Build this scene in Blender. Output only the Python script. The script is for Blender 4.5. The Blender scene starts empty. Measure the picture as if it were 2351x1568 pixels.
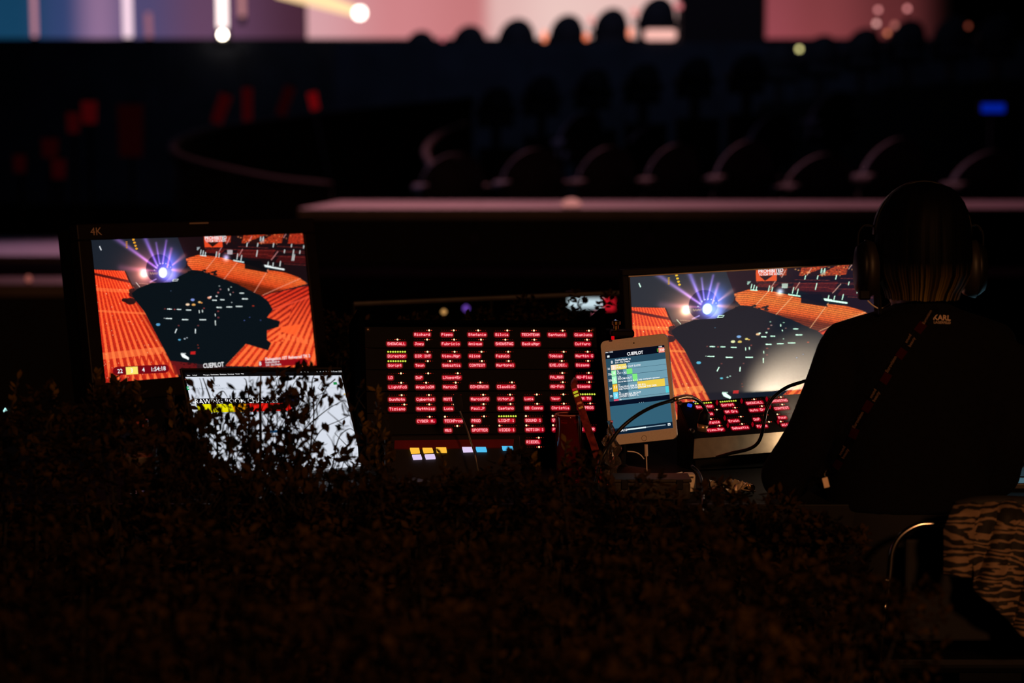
import bpy, bmesh, math, random
import numpy as np
from mathutils import Vector, Matrix, Euler
from mathutils.bvhtree import BVHTree

SC = bpy.context.scene
C = SC.collection
R = math.radians
rnd = random.Random(7)

# ------------------------------------------------------------------ camera, world, lights, exposure
CAMZ, PITCH, FPX = 1.33, math.atan((784 - 387) / 4571.0), 4571.0
FW = Vector((0, math.cos(PITCH), -math.sin(PITCH)))
UP = Vector((0, math.sin(PITCH), math.cos(PITCH)))
CAM = Vector((0, 0, CAMZ))
cd = bpy.data.cameras.new('camera')
cd.sensor_width = 36.0
cd.lens = FPX * 36.0 / 2351
cd.clip_start, cd.clip_end = 0.05, 200
cd.dof.use_dof = True
cd.dof.focus_distance = 3.85
cd.dof.aperture_fstop = cd.lens / 26.5
cd.dof.aperture_blades = 0
cam = bpy.data.objects.new('camera', cd)
cam.location = CAM
cam.rotation_euler = (math.pi / 2 - PITCH, 0, 0)
C.objects.link(cam)
SC.camera = cam
SC.view_settings.view_transform = 'Standard'
SC.view_settings.look = 'None'
SC.view_settings.exposure = 0.0
SC.view_settings.gamma = 1.0
SC.view_settings.use_curve_mapping = False
w = bpy.data.worlds.new('night')
SC.world = w
w.use_nodes = True
w.node_tree.nodes['Background'].inputs[0].default_value = (.25, .3, .6, 1)
w.node_tree.nodes['Background'].inputs[1].default_value = .0006


def lamp(name, kind, loc, target, energy, color, size=.5, spot=None, blend=.5, sizey=None):
    l = bpy.data.lights.new(name, kind)
    l.energy = energy
    l.color = color
    if kind == 'AREA':
        l.size = size
        if sizey:
            l.shape = 'RECTANGLE'; l.size_y = sizey
    else:
        l.shadow_soft_size = size
    if kind == 'SPOT':
        l.spot_size = R(spot); l.spot_blend = blend
    o = bpy.data.objects.new(name, l)
    o.location = loc
    d = Vector(target) - Vector(loc)
    o.rotation_euler = d.to_track_quat('-Z', 'Y').to_euler()
    C.objects.link(o)
    return o


AMB = (1, .41, .155)
lamp('amber_house_light', 'SPOT', (1.5, -2.6, 2.9), (.35, 3.7, .95), 520, AMB, .25, 34, .8)
lamp('pink_stage_light', 'SPOT', (-1.0, 20, 9), (.6, 14, 1.0), 3800, (1, .36, .42), .4, 50, .6)
lamp('violet_stage_light', 'SPOT', (-5.0, 17, 7), (-2.9, 13.6, .75), 1500, (.85, .45, .75), .3, 26, .9)
lamp('blue_riser_fill', 'SPOT', (1, 18.5, 10), (1, 29, 2.4), 420, (.45, .58, 1), .5, 80, .9)  # added fill to lift the dark riser, no lamp seen there
lamp('violet_side_light', 'SPOT', (-9, 22, 8.5), (1.2, 16.5, 1.2), 1500, (.62, .5, 1), .3, 30, .8)


# ------------------------------------------------------------------ helpers
def at(px, py, d):
    """point in the hall seen at photo pixel px,py at depth d"""
    return CAM + d * (FW + Vector(((px - 1175.5) / FPX, 0, 0)) - UP * ((py - 784) / FPX))


def lin(c):
    return tuple((x / 12.92 if x <= .04045 else ((x + .055) / 1.055) ** 2.4) for x in c)


def rgb(r, g, b):
    return lin((r / 255, g / 255, b / 255))


MATS = {}


def mat(name, col, rough=.6, metal=0, var=.15, scale=30, spec=.4, bump=0, coat=0):
    if name in MATS:
        return MATS[name]
    m = bpy.data.materials.new(name)
    m.use_nodes = True
    nt = m.node_tree
    b = nt.nodes['Principled BSDF']
    b.inputs['Roughness'].default_value = rough
    b.inputs['Metallic'].default_value = metal
    b.inputs['Specular IOR Level'].default_value = spec
    b.inputs['Coat Weight'].default_value = coat
    tc = nt.nodes.new('ShaderNodeTexCoord')
    n = nt.nodes.new('ShaderNodeTexNoise')
    n.inputs['Scale'].default_value = scale
    n.inputs['Detail'].default_value = 4
    nt.links.new(tc.outputs['Object'], n.inputs['Vector'])
    r = nt.nodes.new('ShaderNodeValToRGB')
    r.color_ramp.elements[0].position = .3
    r.color_ramp.elements[1].position = .7
    r.color_ramp.elements[0].color = (*[x * (1 - var) for x in col], 1)
    r.color_ramp.elements[1].color = (*[min(1, x * (1 + var)) for x in col], 1)
    nt.links.new(n.outputs['Fac'], r.inputs['Fac'])
    nt.links.new(r.outputs['Color'], b.inputs['Base Color'])
    if bump:
        bp = nt.nodes.new('ShaderNodeBump')
        bp.inputs['Strength'].default_value = bump
        bp.inputs['Distance'].default_value = .002
        nt.links.new(n.outputs['Fac'], bp.inputs['Height'])
        nt.links.new(bp.outputs['Normal'], b.inputs['Normal'])
    MATS[name] = m
    return m


def emis(name, col, strength=1.0):
    if name in MATS:
        return MATS[name]
    m = bpy.data.materials.new(name)
    m.use_nodes = True
    nt = m.node_tree
    nt.nodes.remove(nt.nodes['Principled BSDF'])
    e = nt.nodes.new('ShaderNodeEmission')
    e.inputs[0].default_value = (*col, 1)
    e.inputs[1].default_value = strength
    nt.links.new(e.outputs[0], nt.nodes['Material Output'].inputs[0])
    MATS[name] = m
    return m


def screen_mat(name, strength=1.0, mul=(1, 1, 1), add=(0, 0, 0), matte=0.0):
    m = bpy.data.materials.new(name)
    m.use_nodes = True
    nt = m.node_tree
    b = nt.nodes['Principled BSDF']
    b.inputs['Base Color'].default_value = (matte, matte, matte, 1)
    b.inputs['Roughness'].default_value = .45
    b.inputs['Specular IOR Level'].default_value = .15
    a = nt.nodes.new('ShaderNodeAttribute')
    a.attribute_name = 'Col'
    v = nt.nodes.new('ShaderNodeVectorMath')
    v.operation = 'MULTIPLY_ADD'
    v.inputs[1].default_value = mul
    v.inputs[2].default_value = add
    nt.links.new(a.outputs['Color'], v.inputs[0])
    nt.links.new(v.outputs[0], b.inputs['Emission Color'])
    b.inputs['Emission Strength'].default_value = strength
    m.cycles.emission_sampling = 'AUTO'
    return m


def link(name, me, parent=None, m=None):
    o = bpy.data.objects.new(name, me)
    C.objects.link(o)
    if parent is not None:
        o.parent = parent
    if m is not None and not me.materials:
        me.materials.append(m)
    return o


def obj(name, bm, m, parent=None, smooth=False):
    me = bpy.data.meshes.new(name)
    bm.normal_update()
    bm.to_mesh(me)
    bm.free()
    if smooth:
        for p in me.polygons:
            p.use_smooth = True
    return link(name, me, parent, m)


def tag(o, label, cat, group=None, kind=None):
    o['label'] = label
    o['category'] = cat
    if group:
        o['group'] = group
    if kind:
        o['kind'] = kind
    return o


def thing(name, label, cat, loc=(0, 0, 0), rot=(0, 0, 0), group=None):
    o = bpy.data.objects.new(name, None)
    C.objects.link(o)
    o.empty_display_size = .05
    o.location = loc
    o.rotation_euler = rot
    bpy.context.view_layer.update()
    return tag(o, label, cat, group)


def box(bm, c, s, bev=0.0, rot=None, seg=2):
    r = bmesh.ops.create_cube(bm, size=1)
    vs = r['verts']
    bmesh.ops.scale(bm, vec=s, verts=vs)
    if bev > 0:
        es = list({e for v in vs for e in v.link_edges})
        g = bmesh.ops.bevel(bm, geom=es, offset=bev, segments=seg, affect='EDGES', profile=.5)
        vs = list({v for f in g['faces'] for v in f.verts} | {v for v in vs if v.is_valid})
    if rot:
        bmesh.ops.rotate(bm, cent=(0, 0, 0), matrix=Euler(rot).to_matrix(), verts=vs)
    bmesh.ops.translate(bm, vec=c, verts=vs)
    return vs


def B(*boxes):
    bm = bmesh.new()
    for b in boxes:
        box(bm, *b)
    return bm


def tube(bm, pts, rad, seg=8, cap=True):
    pts = [Vector(p) for p in pts]
    n = len(pts)
    rr = rad if isinstance(rad, (list, tuple)) else [rad] * n
    up = None
    rings = []
    for i, p in enumerate(pts):
        t = (pts[min(i + 1, n - 1)] - pts[max(i - 1, 0)]).normalized()
        if up is None:
            up = Vector((0, 0, 1)) if abs(t.z) < .9 else Vector((1, 0, 0))
        u = (up - t * up.dot(t)).normalized()
        up = u
        v = t.cross(u)
        rings.append([bm.verts.new(p + rr[i] * (math.cos(2 * math.pi * k / seg) * u + math.sin(2 * math.pi * k / seg) * v)) for k in range(seg)])
    for a, b in zip(rings, rings[1:]):
        for k in range(seg):
            bm.faces.new((a[k], a[(k + 1) % seg], b[(k + 1) % seg], b[k]))
    if cap:
        bm.faces.new(rings[0][::-1])
        bm.faces.new(rings[-1])
    return bm


def T(pts, rad, seg=8):
    return tube(bmesh.new(), pts, rad, seg)


def smoothpath(pts, n=6):
    """Catmull-Rom through points"""
    P = [Vector(p) for p in pts]
    P = [2 * P[0] - P[1]] + P + [2 * P[-1] - P[-2]]
    out = []
    for i in range(1, len(P) - 2):
        a, b, c, d = P[i - 1:i + 3]
        for k in range(n):
            t = k / n
            out.append(.5 * ((2 * b) + (c - a) * t + (2 * a - 5 * b + 4 * c - d) * t * t + (3 * b - a - 3 * c + d) * t ** 3))
    out.append(P[-2])
    return out


def loft(bm, rings, close=True):
    """rings: list of lists of points, equal count"""
    vs = [[bm.verts.new(p) for p in r] for r in rings]
    n = len(vs[0])
    for a, b in zip(vs, vs[1:]):
        for k in range(n):
            bm.faces.new((a[k], a[(k + 1) % n], b[(k + 1) % n], b[k]))
    if close:
        bm.faces.new(vs[0][::-1])
        bm.faces.new(vs[-1])
    bmesh.ops.recalc_face_normals(bm, faces=bm.faces[:])
    return bm


def ell(c, rx, ry, n=24, p=2.0, z=None):
    out = []
    for k in range(n):
        a = 2 * math.pi * k / n
        ca, sa = math.cos(a), math.sin(a)
        out.append(Vector((c[0] + rx * math.copysign(abs(ca) ** (2 / p), ca), c[1] + ry * math.copysign(abs(sa) ** (2 / p), sa), c[2])))
    return out


def lathe(bm, prof, seg=20, cx=0, cy=0):
    return loft(bm, [ell((cx, cy, z), r, r, seg) for r, z in prof])


def evalmesh(o):
    dg = bpy.context.evaluated_depsgraph_get()
    return bpy.data.meshes.new_from_object(o.evaluated_get(dg))


def text(name, s, size, m, parent, x, z, y=-.0006, align='LEFT', ang=0, sx=1.0, xf=None, bold=0.0, mono=False, shear=0):
    """lettering standing in the parent's local x-z plane, read from -y"""
    c = bpy.data.curves.new('t', 'FONT')
    c.body = s
    c.size = size
    c.align_x = align
    c.offset = bold * size
    c.resolution_u = 2
    c.shear = shear
    o = bpy.data.objects.new('t', c)
    C.objects.link(o)
    me = evalmesh(o)
    bpy.data.objects.remove(o)
    bpy.data.curves.remove(c)
    ca, sa = math.cos(ang), math.sin(ang)
    for v in me.vertices:
        a, b = v.co.x * sx, v.co.y
        a, b = a * ca - b * sa, a * sa + b * ca
        v.co = (x + a, y, z + b)
        if xf:
            v.co = xf(x + a, z + b)
    me.name = name
    return link(name, me, parent, m)


def onplane(o, px, py, off=0.0):
    """local x,z where the sight line of a photo pixel meets the object's local plane y=off"""
    Mi = o.matrix_world.inverted()
    a = Mi @ CAM
    d = (Mi.to_3x3() @ (at(px, py, 1) - CAM))
    t = (off - a.y) / d.y
    p = a + t * d
    return p.x, p.z


class Flat:
    """flat coloured shapes on a lit screen, one mesh"""

    def __init__(self, o, k=(0, 0, 1), y0=-.0004):
        self.o, self.k, self.y = o, k, y0
        self.v, self.f, self.c = [], [], []

    def uv(self, x, y):
        return onplane(self.o, self.k[0] + x * self.k[2], self.k[1] + y * self.k[2])

    def poly(self, pts, col, raw=False):
        i = len(self.v)
        for p in pts:
            x, z = p if raw else self.uv(*p)
            self.v.append((x, self.y, z))
        self.f.append(tuple(range(i, i + len(pts))))
        self.c.append((*rgb(*col), 1))
        self.y -= .00001

    def build(self, name, m, parent):
        me = bpy.data.meshes.new(name)
        me.from_pydata(self.v, [], self.f)
        a = me.color_attributes.new('Col', 'FLOAT_COLOR', 'CORNER')
        cols = []
        for p, c in zip(me.polygons, self.c):
            cols += list(c) * len(p.vertices)
        a.data.foreach_set('color', cols)
        return link(name, me, parent, m)


FONT = {k: bytes.fromhex(v) for k, v in {
    ' ': '0000000000', '&': '3649562050', '+': '08083E0808', '-': '0808080808', '.': '0060600000', '_': '4040404040',
    '1': '00427F4000', '3': '2141494D33', 'A': '7C1211127C', 'B': '7F49494936', 'C': '3E41414122', 'D': '7F4141413E',
    'E': '7F49494941', 'F': '7F09090901', 'G': '3E41415173', 'H': '7F0808087F', 'I': '00417F4100', 'J': '2040413F01',
    'L': '7F40404040', 'M': '7F021C027F', 'N': '7F0408107F', 'O': '3E4141413E', 'P': '7F09090906', 'R': '7F09192946',
    'S': '2649494932', 'T': '03017F0103', 'U': '3F4040403F', 'V': '1F2040201F', 'W': '3F4038403F', 'X': '6314081463',
    'Y': '0304780403', 'a': '2054547840', 'b': '7F28444438', 'c': '3844444428', 'd': '384444287F', 'e': '3854545418',
    'f': '00087E0902', 'g': '18A4A49C78', 'h': '7F08040478', 'i': '00447D4000', 'k': '7F10284400', 'l': '00417F4000',
    'm': '7C04780478', 'n': '7C08040478', 'o': '3844444438', 'p': 'FC18242418', 'q': '18242418FC', 'r': '7C08040408', 's': '4854545424',
    't': '04043F4424', 'u': '3C4040207C', 'v': '1C2040201C', 'w': '3C4030403C', 'x': '4428102844', 'y': '4C9090907C', 'K': '7F08142241', 'z': '4464544C44', '!': '00005F0000',
}.items()}


def dot_text(s, x, z, cw, ch):
    """dot-matrix lettering, lower left corner at x,z; returns a mesh in the x-z plane"""
    v, f = [], []
    pw, ph = cw / 6.0, ch / 7.0
    for i, c in enumerate(s):
        for q, colb in enumerate(FONT.get(c, FONT[' '])):
            r = 0
            while r < 8:
                if colb >> r & 1:
                    e = r
                    while e < 8 and colb >> e & 1:
                        e += 1
                    x0, x1 = x + i * cw + q * pw, x + i * cw + q * pw + pw * 1.02
                    z0, z1 = z + (7 - e) * ph, z + (7 - r) * ph
                    k = len(v)
                    v += [(x0, 0, z0), (x1, 0, z0), (x1, 0, z1), (x0, 0, z1)]
                    f.append((k, k + 1, k + 2, k + 3))
                    r = e
                else:
                    r += 1
    me = bpy.data.meshes.new('lettering')
    me.from_pydata(v, [], f)
    return me


# ------------------------------------------------------------------ common materials
BLK = mat('black_plastic', (.002, .002, .002), .6, spec=.12)
BLKM = mat('black_metal', (.004, .004, .004), .5, .2, spec=.15)
FLOORM = mat('dark_floor', (.004, .004, .004), .95, 0, .3, 6, .02)
STAGEF = mat('stage_floor_paint', (.0035, .0027, .003), .95, 0, .3, 3, 0)
DECKM = mat('stage_deck', (.10, .075, .08), .55, 0, .25, 4)
SKIRT = mat('black_skirt', (.004, .004, .004), .9, 0, .2, 8)
CHROME = mat('chrome', (.5, .45, .4), .18, 1, .05)
STEEL = mat('grey_metal', (.20, .16, .115), .45, .7, .12, 60)
SEATM = mat('dark_seat_fabric', (.022, .021, .028), .8, 0, .2, 20)
CABLE = mat('black_cable', (.006, .006, .006), .35, 0, .1)

# ------------------------------------------------------------------ setting
fl = obj('floor', B(((0, 4, -.05), (40, 13, .1))), FLOORM)
fl['kind'] = 'structure'
sf = obj('floor', B(((0, 26.5, .35), (60, 31.5, .8))), STAGEF)
sf['kind'] = 'structure'
bw = obj('wall_back', B(((0, 42.2, 6), (60, .3, 14))), SKIRT)
bw['kind'] = 'structure'

# LED backdrop: lit panels that end behind the stage riser
DW = 34.0


def led_mat(name, stops, soft):
    """lit screen: colours along x, brighter towards the foot of the screen"""
    m = bpy.data.materials.new(name)
    m.use_nodes = True
    nt = m.node_tree
    nt.nodes.remove(nt.nodes['Principled BSDF'])
    e = nt.nodes.new('ShaderNodeEmission')
    tc = nt.nodes.new('ShaderNodeTexCoord')
    sp = nt.nodes.new('ShaderNodeSeparateXYZ')
    nt.links.new(tc.outputs['Generated'], sp.inputs[0])
    r = nt.nodes.new('ShaderNodeValToRGB')
    r.color_ramp.interpolation = 'EASE'
    el = r.color_ramp.elements
    while len(el) < len(stops):
        el.new(.5)
    for q, (p, c) in zip(el, stops):
        q.position = p
        q.color = (*rgb(*c), 1)
    nt.links.new(sp.outputs['X'], r.inputs['Fac'])
    nt.links.new(r.outputs['Color'], e.inputs[0])
    mr = nt.nodes.new('ShaderNodeMapRange')
    mr.inputs['To Min'].default_value = soft[0]
    mr.inputs['To Max'].default_value = soft[1]
    nt.links.new(sp.outputs['Z'], mr.inputs['Value'])
    nt.links.new(mr.outputs[0], e.inputs[1])
    nt.links.new(e.outputs[0], nt.nodes['Material Output'].inputs[0])
    return m


def led(px0, px1, d, stops, soft, label):
    a, b = at(px0, 108, d), at(px1, 108, d)
    t = thing('led_screen', label, 'screen', ((a.x + b.x) / 2, d, a.z))
    wd = b.x - a.x
    obj('screen_face', B(((0, -.06, 1.6), (wd, .02, 3.4))), led_mat('led_' + label[:9], stops, soft), t)
    obj('screen_frame', B(((0, .06, 1.6), (wd + .02, .2, 3.5))), SKIRT, t)
    return t


led(-330, 706, 34.0, [(0, (14, 60, 90)), (.37, (20, 62, 92)), (.47, (50, 66, 110)), (.55, (142, 110, 146)), (.64, (80, 72, 112)), (.78, (100, 68, 96)), (1, (72, 40, 56))], (1.05, .8),
    'blue to violet lit stage screen behind the white light tubes')
led(708, 1750, 34.3, [(0, (214, 160, 166)), (.2, (205, 130, 134)), (.37, (196, 120, 122)), (.42, (224, 180, 176)), (.55, (233, 196, 190)), (.78, (228, 186, 180)), (1, (190, 120, 120))], (1.05, .95),
    'bright pink lit stage screen behind the row of round seat backs')
led(1752, 2170, 34.0, [(0, (140, 66, 74)), (.3, (126, 58, 62)), (.7, (92, 40, 42)), (1, (6, 3, 3))], (1.2, .55),
    'dull red lit stage screen right of the dark tower')

# stage riser in front of the screens
a = at(-400, 93, 31.5)
sr = thing('stage_riser', 'long dark blue-black stage front below the lit screens', 'stage', (0, 31.5, .75))
RISM = mat('riser_cloth', (.03, .032, .045), .9, 0, .3, 2)
for i in range(14):
    obj('riser_panel', B(((-8.6 + i * 1.25, 0, (a.z - .75) / 2), (1.24, .12, a.z - .75 - .04), .01)), RISM, sr)
obj('riser_deck', B(((0, .95, a.z - .77), (18, 2.0, .06))), SKIRT, sr)


# light tubes on the stage
def light_tube(px, py, wpx, d, col, strength, label, lean=0, top=-260):
    p = at(px, py, d)
    q = at(px - lean, top, d)
    t = thing('light_tube', label, 'stage light', p, group='upright light tubes on the stage')
    h = q.z - p.z
    obj('tube', T([(0, 0, 0), (q.x - p.x, 0, h)], wpx * d / FPX / 2, 10), emis('tube_%d' % px, rgb(*col), strength), t)
    obj('socket', T([(0, 0, -.12), (0, 0, -.004)], wpx * d / FPX / 2 * 1.25, 10), SKIRT, t)


light_tube(80, 84, 12, 32.6, (220, 150, 165), .75, 'pink light tube at the far left of the violet screen', 4)
light_tube(294, 86, 20, 32.6, (255, 220, 235), 1.1, 'wide white light tube left of the slim pink pair', 3)
light_tube(343, 86, 14, 32.6, (200, 130, 150), .55, 'slim dim pink tube beside the wide white tube', 2, 30)
light_tube(511, 82, 22, 32.6, (255, 230, 225), 2.2, 'brightest white light tube with flaring foot', 2)
light_tube(556, 38, 14, 32.6, (220, 150, 150), .7, 'short faint tube right of the flaring white tube', 4)

bl = thing('follow_spot', 'warm white lamp with a thick beam bar above the pink screen', 'stage light', at(826, 30, 31))
obj('lamp_lens', lathe(bmesh.new(), [(.02, -.09), (.07, -.07), (.095, 0), (.07, .07), (.02, .09)], 14), emis('spot_white', (1, .93, .8), 6), bl)
_p = at(826, 30, 31)
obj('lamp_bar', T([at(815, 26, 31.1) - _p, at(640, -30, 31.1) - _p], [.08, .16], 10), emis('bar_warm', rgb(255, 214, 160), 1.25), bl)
fs = thing('flare_lamp', 'small fierce lamp at the foot of the brightest tube', 'stage light', at(511, 80, 31))
obj('lamp_lens', lathe(bmesh.new(), [(.01, -.045), (.04, -.035), (.05, 0), (.04, .035), (.01, .045)], 14), emis('flare_white', (1, .86, .7), 22), fs)
obj('lamp_housing', B(((0, .12, 0), (.2, .12, .22), .02)), SKIRT, fs)
fo = thing('foot_light', 'orange glowing strip on the riser edge under the warm lamp', 'stage light', at(824, 99, 31.2))
obj('lens', B(((0, 0, 0), (.30, .05, .035), .01)), emis('foot_orange', rgb(255, 120, 70), 1), fo)
obj('housing', B(((0, .13, 0), (.34, .24, .05), .005)), SKIRT, fo)


def bulb(px, py, d, rpx, hpx, col, st, label):
    t = thing('stage_bulb', label, 'light', at(px, py, d), group='small lamps glowing among the far seats')
    r, h = rpx * d / FPX, hpx * d / FPX
    obj('bulb', loft(bmesh.new(), [ell((0, 0, z * h), r * q, r * q, 10) for q, z in ((.3, -1), (.8, -.75), (1, 0), (.8, .75), (.3, 1))]), emis('bulb_%d_%d' % (px, py), rgb(*col), st), t)
    obj('socket', T([(0, 0, -h * 1.5), (0, 0, -h * .9)], r * .6, 8), SKIRT, t)
    obj('stand', T([(0, 0, .752 - t.location.z), (0, 0, -h * 1.4)], .008, 6), SKIRT, t)


bulb(1250, 84, 24.75, 6, 14, (255, 140, 100), 1.5, 'orange lamp between the third and fourth round seats')
bulb(1346, 85, 24.75, 6, 9, (255, 130, 90), 1.5, 'orange lamp between the fourth and fifth round seats')
bulb(1447, 76, 24.75, 6, 12, (255, 150, 120), 1.5, 'salmon lamp left of the wide oval lamp')
bulb(1357, 46, 25, 7, 8, (225, 140, 135), 1.3, 'faint pink lamp above the orange one near the fourth seat')
bulb(1457, 28, 25, 7, 9, (225, 140, 135), 1.3, 'faint pink lamp at the top of the fifth round seat')
bulb(1557, 14, 25, 9, 8, (215, 120, 125), 1.2, 'pink lamp at the corner of the dark tower')
bulb(1016, 90, 24.75, 6, 6, (190, 100, 110), 1.2, 'dim pink lamp between the first two round seats')
bulb(2016, 23, 22, 5, 5, (235, 150, 150), 1.9, 'upper left of the five pink lamps over the right stand')
bulb(2083, 20, 22, 5, 5, (240, 150, 150), 1.9, 'upper right of the five pink lamps over the right stand')
bulb(2012, 54, 22, 5, 5, (250, 180, 175), 2.0, 'brightest of the five pink lamps over the right stand')
bulb(2054, 58, 22, 6, 6, (220, 130, 120), 1.0, 'blurred salmon lamp among the five over the right stand')
bulb(2037, 76, 22, 4, 5, (240, 140, 100), 1.5, 'lowest orange lamp among the five over the right stand')
bulb(2223, 60, 22, 4, 5, (170, 80, 60), 1.0, 'lone dim brown lamp at the upper right')
bulb(1835, 113, 22, 5, 5, (235, 225, 150), 2.6, 'yellow green lamp below the dull red screen')
wl = thing('wide_lamp', 'wide oval pale pink lamp below the dark tower', 'light', at(1516, 80, 24.7))
obj('lens', B(((0, 0, 0), (.40, .06, .13), .05)), emis('wide_pink', rgb(240, 180, 170), 1.15), wl)
obj('housing', B(((0, .06, 0), (.42, .06, .17), .02)), SKIRT, wl)
obj('stand', T([(0, .06, -.08), (0, .06, .752 - wl.location.z)], .015, 6), SKIRT, wl)
tw = thing('dark_tower', 'dark boxy tower rising against the pink screen', 'tower', at(1652, 112, 27.5))
obj('tower_body', B(((0, 0, .9), (1.13, .8, 2.4), .05)), mat('tower_skin', (.03, .014, .016), .8), tw)
obj('tower_cap', B(((0, 0, 2.14), (1.14, .86, .1), .02)), SKIRT, tw)
obj('tower_foot', B(((0, 0, -1.2), (.9, .7, 2.0), .03)), SKIRT, tw)
bs = thing('blue_sign', 'small glowing blue sign at the upper right', 'sign', at(2280, 248, 16))
obj('sign_face', B(((0, 0, 0), (.185, .02, .07), .004)), emis('blue_sign_lit', rgb(2, 28, 140), 1), bs)
obj('sign_frame', B(((0, .03, 0), (.22, .03, .10), .01)), SKIRT, bs)
obj('sign_post', T([(0, .03, 0), (0, .03, -1.12)], .02, 8), SKIRT, bs)


# round-backed arena seats, seen from behind
def seat_proto(m):
    w, h = .5, .82
    bm = bmesh.new()
    n = 14
    outer, inner = [], []
    for k in range(n + 1):
        a = math.pi * k / n
        outer.append((math.cos(a) * .5, math.sin(a)))
    rings = []
    for lay in range(5):          # tub back: rounded shell bending around the sitter
        y = -.02 + .06 * lay
        s = (1, 1, .96, .9, .8)[lay]
        ring = []
        for k in range(n + 1):
            a = math.pi * k / n
            x = math.cos(a) * w * .5 * s
            z = .40 + (h - .40) * (math.sin(a) ** .7) * s
            ring.append(Vector((x, y + .22 * abs(math.cos(a)) ** 3, z)))
        ring += [Vector((-w * .5 * s, y + .22, .28)), Vector((w * .5 * s, y + .22, .28))]
        rings.append(ring)
    loft(bm, rings)
    back = bmesh.new()
    seat = B(((0, .26, .36), (.44, .42, .13), .05))
    arm = B(((0, 0, .50), (.07, .42, .08), .03))
    leg = B(((0, .2, .14), (.08, .3, .28), .02))
    back.free()
    out = {}
    for nm, b in (('backrest', bm), ('seat_cushion', seat), ('armrest', arm), ('pedestal', leg)):
        me = bpy.data.meshes.new(nm)
        b.normal_update(); b.to_mesh(me); b.free()
        me.materials.append(m)
        for p in me.polygons:
            p.use_smooth = nm == 'backrest'
        out[nm] = me
    return out


SEAT = seat_proto(SEATM)


def arena_seat(px, py, wpx, d, label, group, rz=0, base=None, riser=None):
    """seat whose round top is seen at px,py, wpx photo pixels wide"""
    s = wpx * d / FPX / .5
    p = at(px, py, d)
    zs = s if base is None else (p.z - base) / .82
    t = thing('arena_seat', label, 'seat', (p.x, p.y, p.z - .82 * zs), (0, 0, rz), group)
    t.scale = (s, s * .8, zs)
    link('backrest', SEAT['backrest'], t)
    link('seat_cushion', SEAT['seat_cushion'], t)
    for sx in (-1, 1):
        o = link('armrest', SEAT['armrest'], t)
        o.location = (sx * .24, .22, 0)
    link('pedestal', SEAT['pedestal'], t)
    if riser is not None:
        h = p.z - .82 * zs - .75
        o = obj('step_block', B(((p.x - riser.location.x, p.y + .16 - riser.location.y, h / 2), (.56 * s, .5, h - .004), .01)), SKIRT, riser)
    return t


def riser(label, d):
    return thing('seat_riser', label, 'riser', (0, d, .75))


ORD = ['first', 'second', 'third', 'fourth', 'fifth', 'sixth', 'seventh', 'eighth', 'ninth', 'tenth']
rA = riser('tall stepped riser under the round seats by the pink screen', 25.4)
top = [(968, 70, 80), (1080, 57, 86), (1190, 42, 92), (1306, 33, 84), (1408, 18, 84), (1515, -8, 90)]
for i, (x, y, wd) in enumerate(top):
    arena_seat(x, y, wd, 25.4, 'round dark seat back against the pink screen, %s from the left' % ORD[i], 'round seats against the pink screen', .12, None, rA)
tf = at(1650, 101, 25)
for i in range(8):
    obj('front_panel', B(((tf.x - 4.2 + i * 1.2, -.42, (tf.z - .75) / 2), (1.19, .06, tf.z - .75), .006)), RISM, rA)
rB = riser('stepped riser under the seats below the dull red screen', 23)
for i, (x, y, wd) in enumerate([(1797, 96, 84), (1893, 80, 90), (1990, 64, 90), (2092, 44, 92), (2196, 36, 92), (2300, 30, 92)]):
    arena_seat(x, y, wd, 23, 'dark seat under the red screen at right, %s from the tower' % ORD[i], 'seats under the dull red screen', .1, None, rB)
rC = riser('stepped riser under the barely lit middle seats', 21)
for i, (x, y) in enumerate([(1100, 218), (1205, 192), (1325, 176), (1440, 163), (1560, 150), (1680, 140)]):
    arena_seat(x + 45, y - 18, 84, 21, 'barely lit seat of the middle row, %s from the left' % ORD[i], 'barely lit middle row of seats', .25, None, rC)
rD = riser('low stepped riser behind the front row of round seats', 18.6)
for i, (x, y) in enumerate([(1320, 268), (1470, 300), (1760, 270), (1900, 220)]):
    arena_seat(x + 30, y - 10, 110, 18.6, 'dim seat between the middle and front rows, %s from the left' % ORD[i], 'dim seats behind the front row', .4, None, rD)
for i, (x, y, wd) in enumerate([(1052, 352, 155), (1238, 340, 150), (1408, 336, 140), (1562, 330, 132), (1905, 352, 160), (2075, 316, 150), (2290, 345, 160), (1728, 322, 140)]):
    arena_seat(x, y, wd, 15.4, 'round seat behind the pink walkway, %s' % ['leftmost of its row', 'second from the left', 'third from the left', 'fourth from the left',
               'sixth from the left', 'second from the right', 'at the far right end', 'fifth from the left'][i], 'round seats behind the pink walkway', .3, .752)

# walkway with pink light on top
zl = 1.09
wk = thing('stage_walkway', 'long raised walkway lit pink on its top surface', 'stage', (0, 12.0, .75))
xl = at(685, 478, 12.0).x
n = 8
wdk = (7.2 - xl) / n
for i in range(n):
    obj('deck_panel', B(((xl + wdk * (i + .5), 1.5, zl - .75 - .03), (wdk - .002, 3.0, .06), .001)), DECKM, wk)
    obj('skirt_panel', B(((xl + wdk * (i + .5), .05, (zl - .75 - .06) / 2), (wdk - .01, .04, zl - .75 - .06))), SKIRT, wk)
cp = thing('white_floor_lamp', 'small pale lamp standing on the pink walkway edge', 'light', at(1312, 476, 12.2))
obj('lens', lathe(bmesh.new(), [(.02, 0), (.055, .008), (.06, .03), (.03, .05), (.01, .055)], 12), emis('pale_lamp', rgb(190, 120, 115), 1.0), cp)
obj('base', lathe(bmesh.new(), [(.05, -.02), (.06, -.01), (.055, .004)], 12), SKIRT, cp)

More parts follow.
